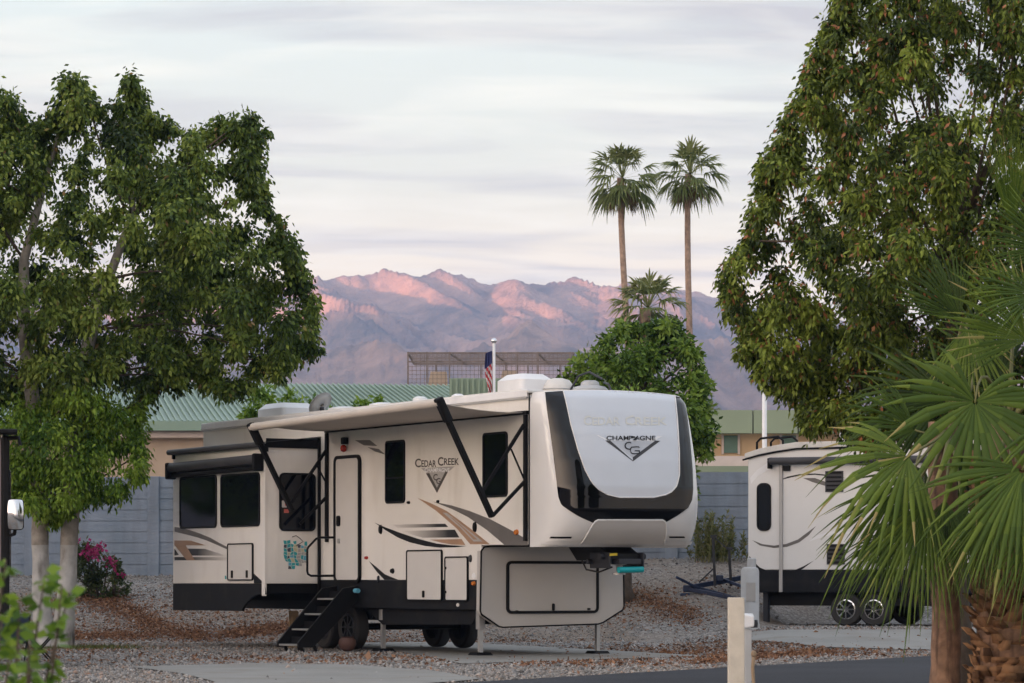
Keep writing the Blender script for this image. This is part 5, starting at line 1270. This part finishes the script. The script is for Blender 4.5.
# ------------------------------------------------------------------ mountains, an unseen ridge added to block the low sun, haze
SKY = curve([(-900, 330), (-500, 310), (-200, 300), (60, 292), (200, 290), (300, 283), (318, 279), (335, 276), (352, 276), (372, 273), (392, 271.5), (404, 272.5), (414, 274), (436, 273.5), (452, 272.5), (462, 275), (476, 281), (488, 286), (496, 284), (508, 279.5), (516, 278.5), (527, 282), (540, 285), (550, 284), (562, 279.5), (572, 278.5), (584, 281), (598, 285.5), (610, 284.5), (624, 283.5), (640, 286), (660, 288), (680, 290), (700, 293), (716, 297), (732, 303), (760, 310), (850, 322), (1000, 330), (1300, 310), (1900, 335)])
nrow = 250
pxs = np.concatenate([np.linspace(-700, 180, 110), np.linspace(182, 840, 520), np.linspace(847, 1700, 110)]); ncol = len(pxs); Ys = np.concatenate([np.linspace(1700, 4050, nrow-24), np.linspace(4070, 4900, 24)])
FRONT = curve([(-900, 395), (100, 372), (250, 378), (300, 366), (360, 360), (420, 357), (470, 350), (520, 345), (560, 349), (600, 355), (650, 350), (720, 356), (800, 372), (1000, 362), (1900, 390)])
H = np.zeros((nrow, ncol))
for j, px in enumerate(pxs):
    px = float(px); s1 = (580-SKY(px))/F*4000; s2_ = (580-FRONT(px))/F*2900
    for i, Y_ in enumerate(Ys):
        X_ = (px-CX)/F*Y_; t = (Y_-1700)/2300
        p = Vector(((X_+.42*Y_+60*math.sin(Y_/310))/235+21.4, Y_/520+1.7, .4)); q_ = p*1.1; wv = Vector((noise.noise(q_), noise.noise(q_+Vector((31.7, 5.2, 1.3))), noise.noise(q_+Vector((7.1, 19.4, 2.6)))))*.6
        rg = noise.ridged_multi_fractal(p*1.15+wv, .98, 2.1, 7, 1.0, 2.0)*.5          # 0..1 crest lines
        fb_ = 1.5-2*noise.ridged_multi_fractal(Vector((p.x*3.1, p.y*2.2, 4)), .9, 2.1, 5, 1., 2.)*.75
        up = max(0., min(1., (t-.28)/.72)); main = s1*(up**1.2) if t <= 1 else s1*max(0, 1-((Y_-4000)/1100))
        wid = 1.0 if t <= 1 else .6
        main += s1*.42*(rg-.60)*min(1, up*1.9)*(1.1-up*.72)*wid-fb_*s1*.02*min(1, up*3)*(1.2-.6*up)
        fh = s2_*math.exp(-((Y_-2900)/(430 if Y_ < 2900 else 260))**2)*(.80+.24*rg)+fb_*5
        fan_ = 30*t
        H[i, j] = max(main, fh, fan_)+.18*min(main, fh) if up > 0 else max(fh, fan_)
Yg = Ys[:, None]
el = (H/Yg).max(0); tgt = np.array([(580-SKY(float(p)))/F for p in pxs]); lr = tgt/el
ratio = np.array([np.average(lr, weights=np.exp(-((pxs-p)/16.)**2)*np.gradient(pxs)) for p in pxs])
far_w = np.clip((Yg-2500)/1200, 0, 1)
H = H*(1+(ratio[None]-1)*far_w)
V = np.stack([(pxs[None]-CX)/F*Yg, np.broadcast_to(Yg, H.shape), H+CZ-6*(1-np.clip((Yg-1700)/300, 0, 1))], -1).reshape(-1, 3)
idx = np.arange(nrow*ncol).reshape(nrow, ncol)
Fq = np.stack([idx[:-1, :-1], idx[:-1, 1:], idx[1:, 1:], idx[1:, :-1]], -1).reshape(-1, 4)
tag(np_mesh('mountains', V, Fq, M['rock'], None, None, True), kind='structure')

SUN_AZ = Vector((-.84, -.5426, 0)); SUN_EL = R(1.4)
tau = Vector((.5426, -.84, 0))
rows = []
for a in np.linspace(-4300, 1400, 120):
    hh = lerp(412, 120, ss(-2900, -800, a))*(1+.05*noise.fractal(Vector((a/350, 2.2, 0)), 1, 2, 5))
    r_ = []
    for b in np.linspace(-1, 1, 18):
        q = max(0, 1-abs(b)**1.3); d = 1300+b*420; p = SUN_AZ*d+tau*a
        r_.append((p.x, p.y, -2+hh*q*(1+(.10*noise.fractal(Vector((a/220, b*2.5, 7)), 1, 2, 4) if abs(b) > .06 else 0))))
    rows.append(r_)
tag(MB().grid(rows).build('sun_blocking_hills', M['rock'], smooth=True), kind='structure')  # unseen ridge, its height shaped to keep direct sun off the valley

hz_ = MB().box((-3900, -3950, -3), (2950, 5150, 510)).build('haze', [])
hz_['kind'] = 'stuff'
hm = bpy.data.materials.new('haze_air'); hm.use_nodes = True; N = hm.node_tree.nodes; N.remove(N['Principled BSDF'])
pv = N.new('ShaderNodeVolumePrincipled'); pv.inputs['Color'].default_value = (.36, .58, 1.0, 1); pv.inputs['Density'].default_value = .000115; pv.inputs['Anisotropy'].default_value = .0
hm.node_tree.links.new(pv.outputs[0], N['Material Output'].inputs['Volume'])
hz_.data.materials.append(hm)

# ------------------------------------------------------------------ sky and sun
wld = bpy.data.worlds.new('World'); scene.world = wld; wld.use_nodes = True
N, Lk = wld.node_tree.nodes, wld.node_tree.links; N.clear()
out = N.new('ShaderNodeOutputWorld'); bg = N.new('ShaderNodeBackground'); bg.inputs['Strength'].default_value = .1; Lk.new(bg.outputs[0], out.inputs[0])
tc = N.new('ShaderNodeTexCoord'); sp = N.new('ShaderNodeSeparateXYZ'); Lk.new(tc.outputs['Generated'], sp.inputs[0])
def mth(op, a, b=None, clamp=False):
    n = N.new('ShaderNodeMath'); n.operation = op; n.use_clamp = clamp
    for i, x in enumerate((a, b)):
        if x is None: continue
        if isinstance(x, (int, float)): n.inputs[i].default_value = x
        else: Lk.new(x, n.inputs[i])
    return n.outputs[0]
def mixc(f, a, b, blend='MIX'):
    n = N.new('ShaderNodeMix'); n.data_type = 'RGBA'; n.blend_type = blend
    for k, x in (('Factor', f), ('A', a), ('B', b)):
        if isinstance(x, (int, float)): n.inputs[k].default_value = x
        elif isinstance(x, tuple): n.inputs[k].default_value = (*x, 1)
        else: Lk.new(x, n.inputs[k])
    return n.outputs['Result']
sky = N.new('ShaderNodeTexSky'); sky.sky_type = 'NISHITA'; sky.sun_disc = False; sky.sun_elevation = SUN_EL; sky.sun_rotation = math.atan2(SUN_AZ.x, SUN_AZ.y)
zc = mth('MAXIMUM', sp.outputs['Z'], 0.)
rp = N.new('ShaderNodeValToRGB'); e = rp.color_ramp.elements
CG_ = [(0, (.56, .43, .29)), (.10, (.53, .435, .31)), (.135, (.41, .395, .325)), (.19, (.385, .41, .375)), (.40, (.42, .47, .53)), (1, (.42, .48, .58))]
while len(e) < len(CG_): e.new(.5)
for i, (p, c) in enumerate(CG_): e[i].position = p; e[i].color = (*c, 1)
Lk.new(zc, rp.inputs[0])
dv_ = mth('ADD', zc, .10)
cx = mth('DIVIDE', sp.outputs['X'], dv_); cy = mth('DIVIDE', sp.outputs['Y'], dv_)
cb = N.new('ShaderNodeCombineXYZ'); Lk.new(mth('MULTIPLY', cx, 1.25), cb.inputs[0]); Lk.new(mth('MULTIPLY', cy, 3.0), cb.inputs[1])
def cloud(scale, det, lo, hi, dist=.6, off=0.):
    n = N.new('ShaderNodeTexNoise'); n.inputs['Scale'].default_value = scale; n.inputs['Detail'].default_value = det; n.inputs['Distortion'].default_value = dist
    mp_ = N.new('ShaderNodeMapping'); mp_.inputs['Location'].default_value = (off, off*.7, 0); mp_.inputs['Rotation'].default_value = (0, 0, R(8)); Lk.new(cb.outputs[0], mp_.inputs[0]); Lk.new(mp_.outputs[0], n.inputs['Vector'])
    r = N.new('ShaderNodeMapRange'); r.inputs['From Min'].default_value = lo; r.inputs['From Max'].default_value = hi; Lk.new(n.outputs['Fac'], r.inputs['Value']); return r.outputs['Result']
c1 = cloud(1.15, 7, .43, .66, .7, 3.1); c2 = cloud(2.6, 7, .45, .72, .6, 1.3)
colr = mixc(mth('MULTIPLY', c1, .85), rp.outputs[0], (.27, .25, .245)); colr = mixc(mth('MULTIPLY', c2, .42), colr, (.56, .52, .43))
dt = N.new('ShaderNodeVectorMath'); dt.operation = 'DOT_PRODUCT'; Lk.new(tc.outputs['Generated'], dt.inputs[0]); dt.inputs[1].default_value = tuple(SUN_AZ)
gl = mth('POWER', mth('MAXIMUM', dt.outputs['Value'], 0.), 1.9); gl = mth('MULTIPLY', gl, mth('POWER', mth('SUBTRACT', 1., zc), 3.))
colr = mixc(gl, colr, (5.0, 3.8, 2.9))
sc = N.new('ShaderNodeVectorMath'); sc.operation = 'SCALE'; sc.inputs['Scale'].default_value = 10.; Lk.new(colr, sc.inputs[0])
fin = mixc(.88, sky.outputs[0], sc.outputs[0]); Lk.new(fin, bg.inputs['Color'])

sd = bpy.data.lights.new('sun', 'SUN'); sd.energy = 5.0; sd.angle = R(.53); sd.color = (1., .42, .27)
so = bpy.data.objects.new('sun', sd); COL.objects.link(so)
ray = -(SUN_AZ*math.cos(SUN_EL)+Vector((0, 0, math.sin(SUN_EL)))); so.rotation_euler = ray.to_track_quat('-Z', 'Y').to_euler(); so.location = (-20, -10, 40)

# ------------------------------------------------------------------ camera and render settings
cam = bpy.data.cameras.new('camera'); co = bpy.data.objects.new('camera', cam); COL.objects.link(co); scene.camera = co
cam.sensor_width = 36; cam.lens = F*36/1024; cam.shift_y = (HY-341.5)/1024; cam.clip_start = .5; cam.clip_end = 20000
co.location = (0, 0, CZ); co.rotation_euler = (R(90), 0, 0)
cam.dof.use_dof = True; cam.dof.focus_distance = 48; cam.dof.aperture_fstop = 6.8
vs = scene.view_settings; vs.view_transform = 'Standard'; vs.look = 'None'; vs.exposure = 1.42; vs.gamma = 1
cy_ = scene.cycles; cy_.use_denoising = True; cy_.max_bounces = 6; cy_.diffuse_bounces = 3; cy_.glossy_bounces = 3; cy_.transmission_bounces = 3; cy_.volume_bounces = 1; cy_.transparent_max_bounces = 8
cy_.sample_clamp_indirect = 6
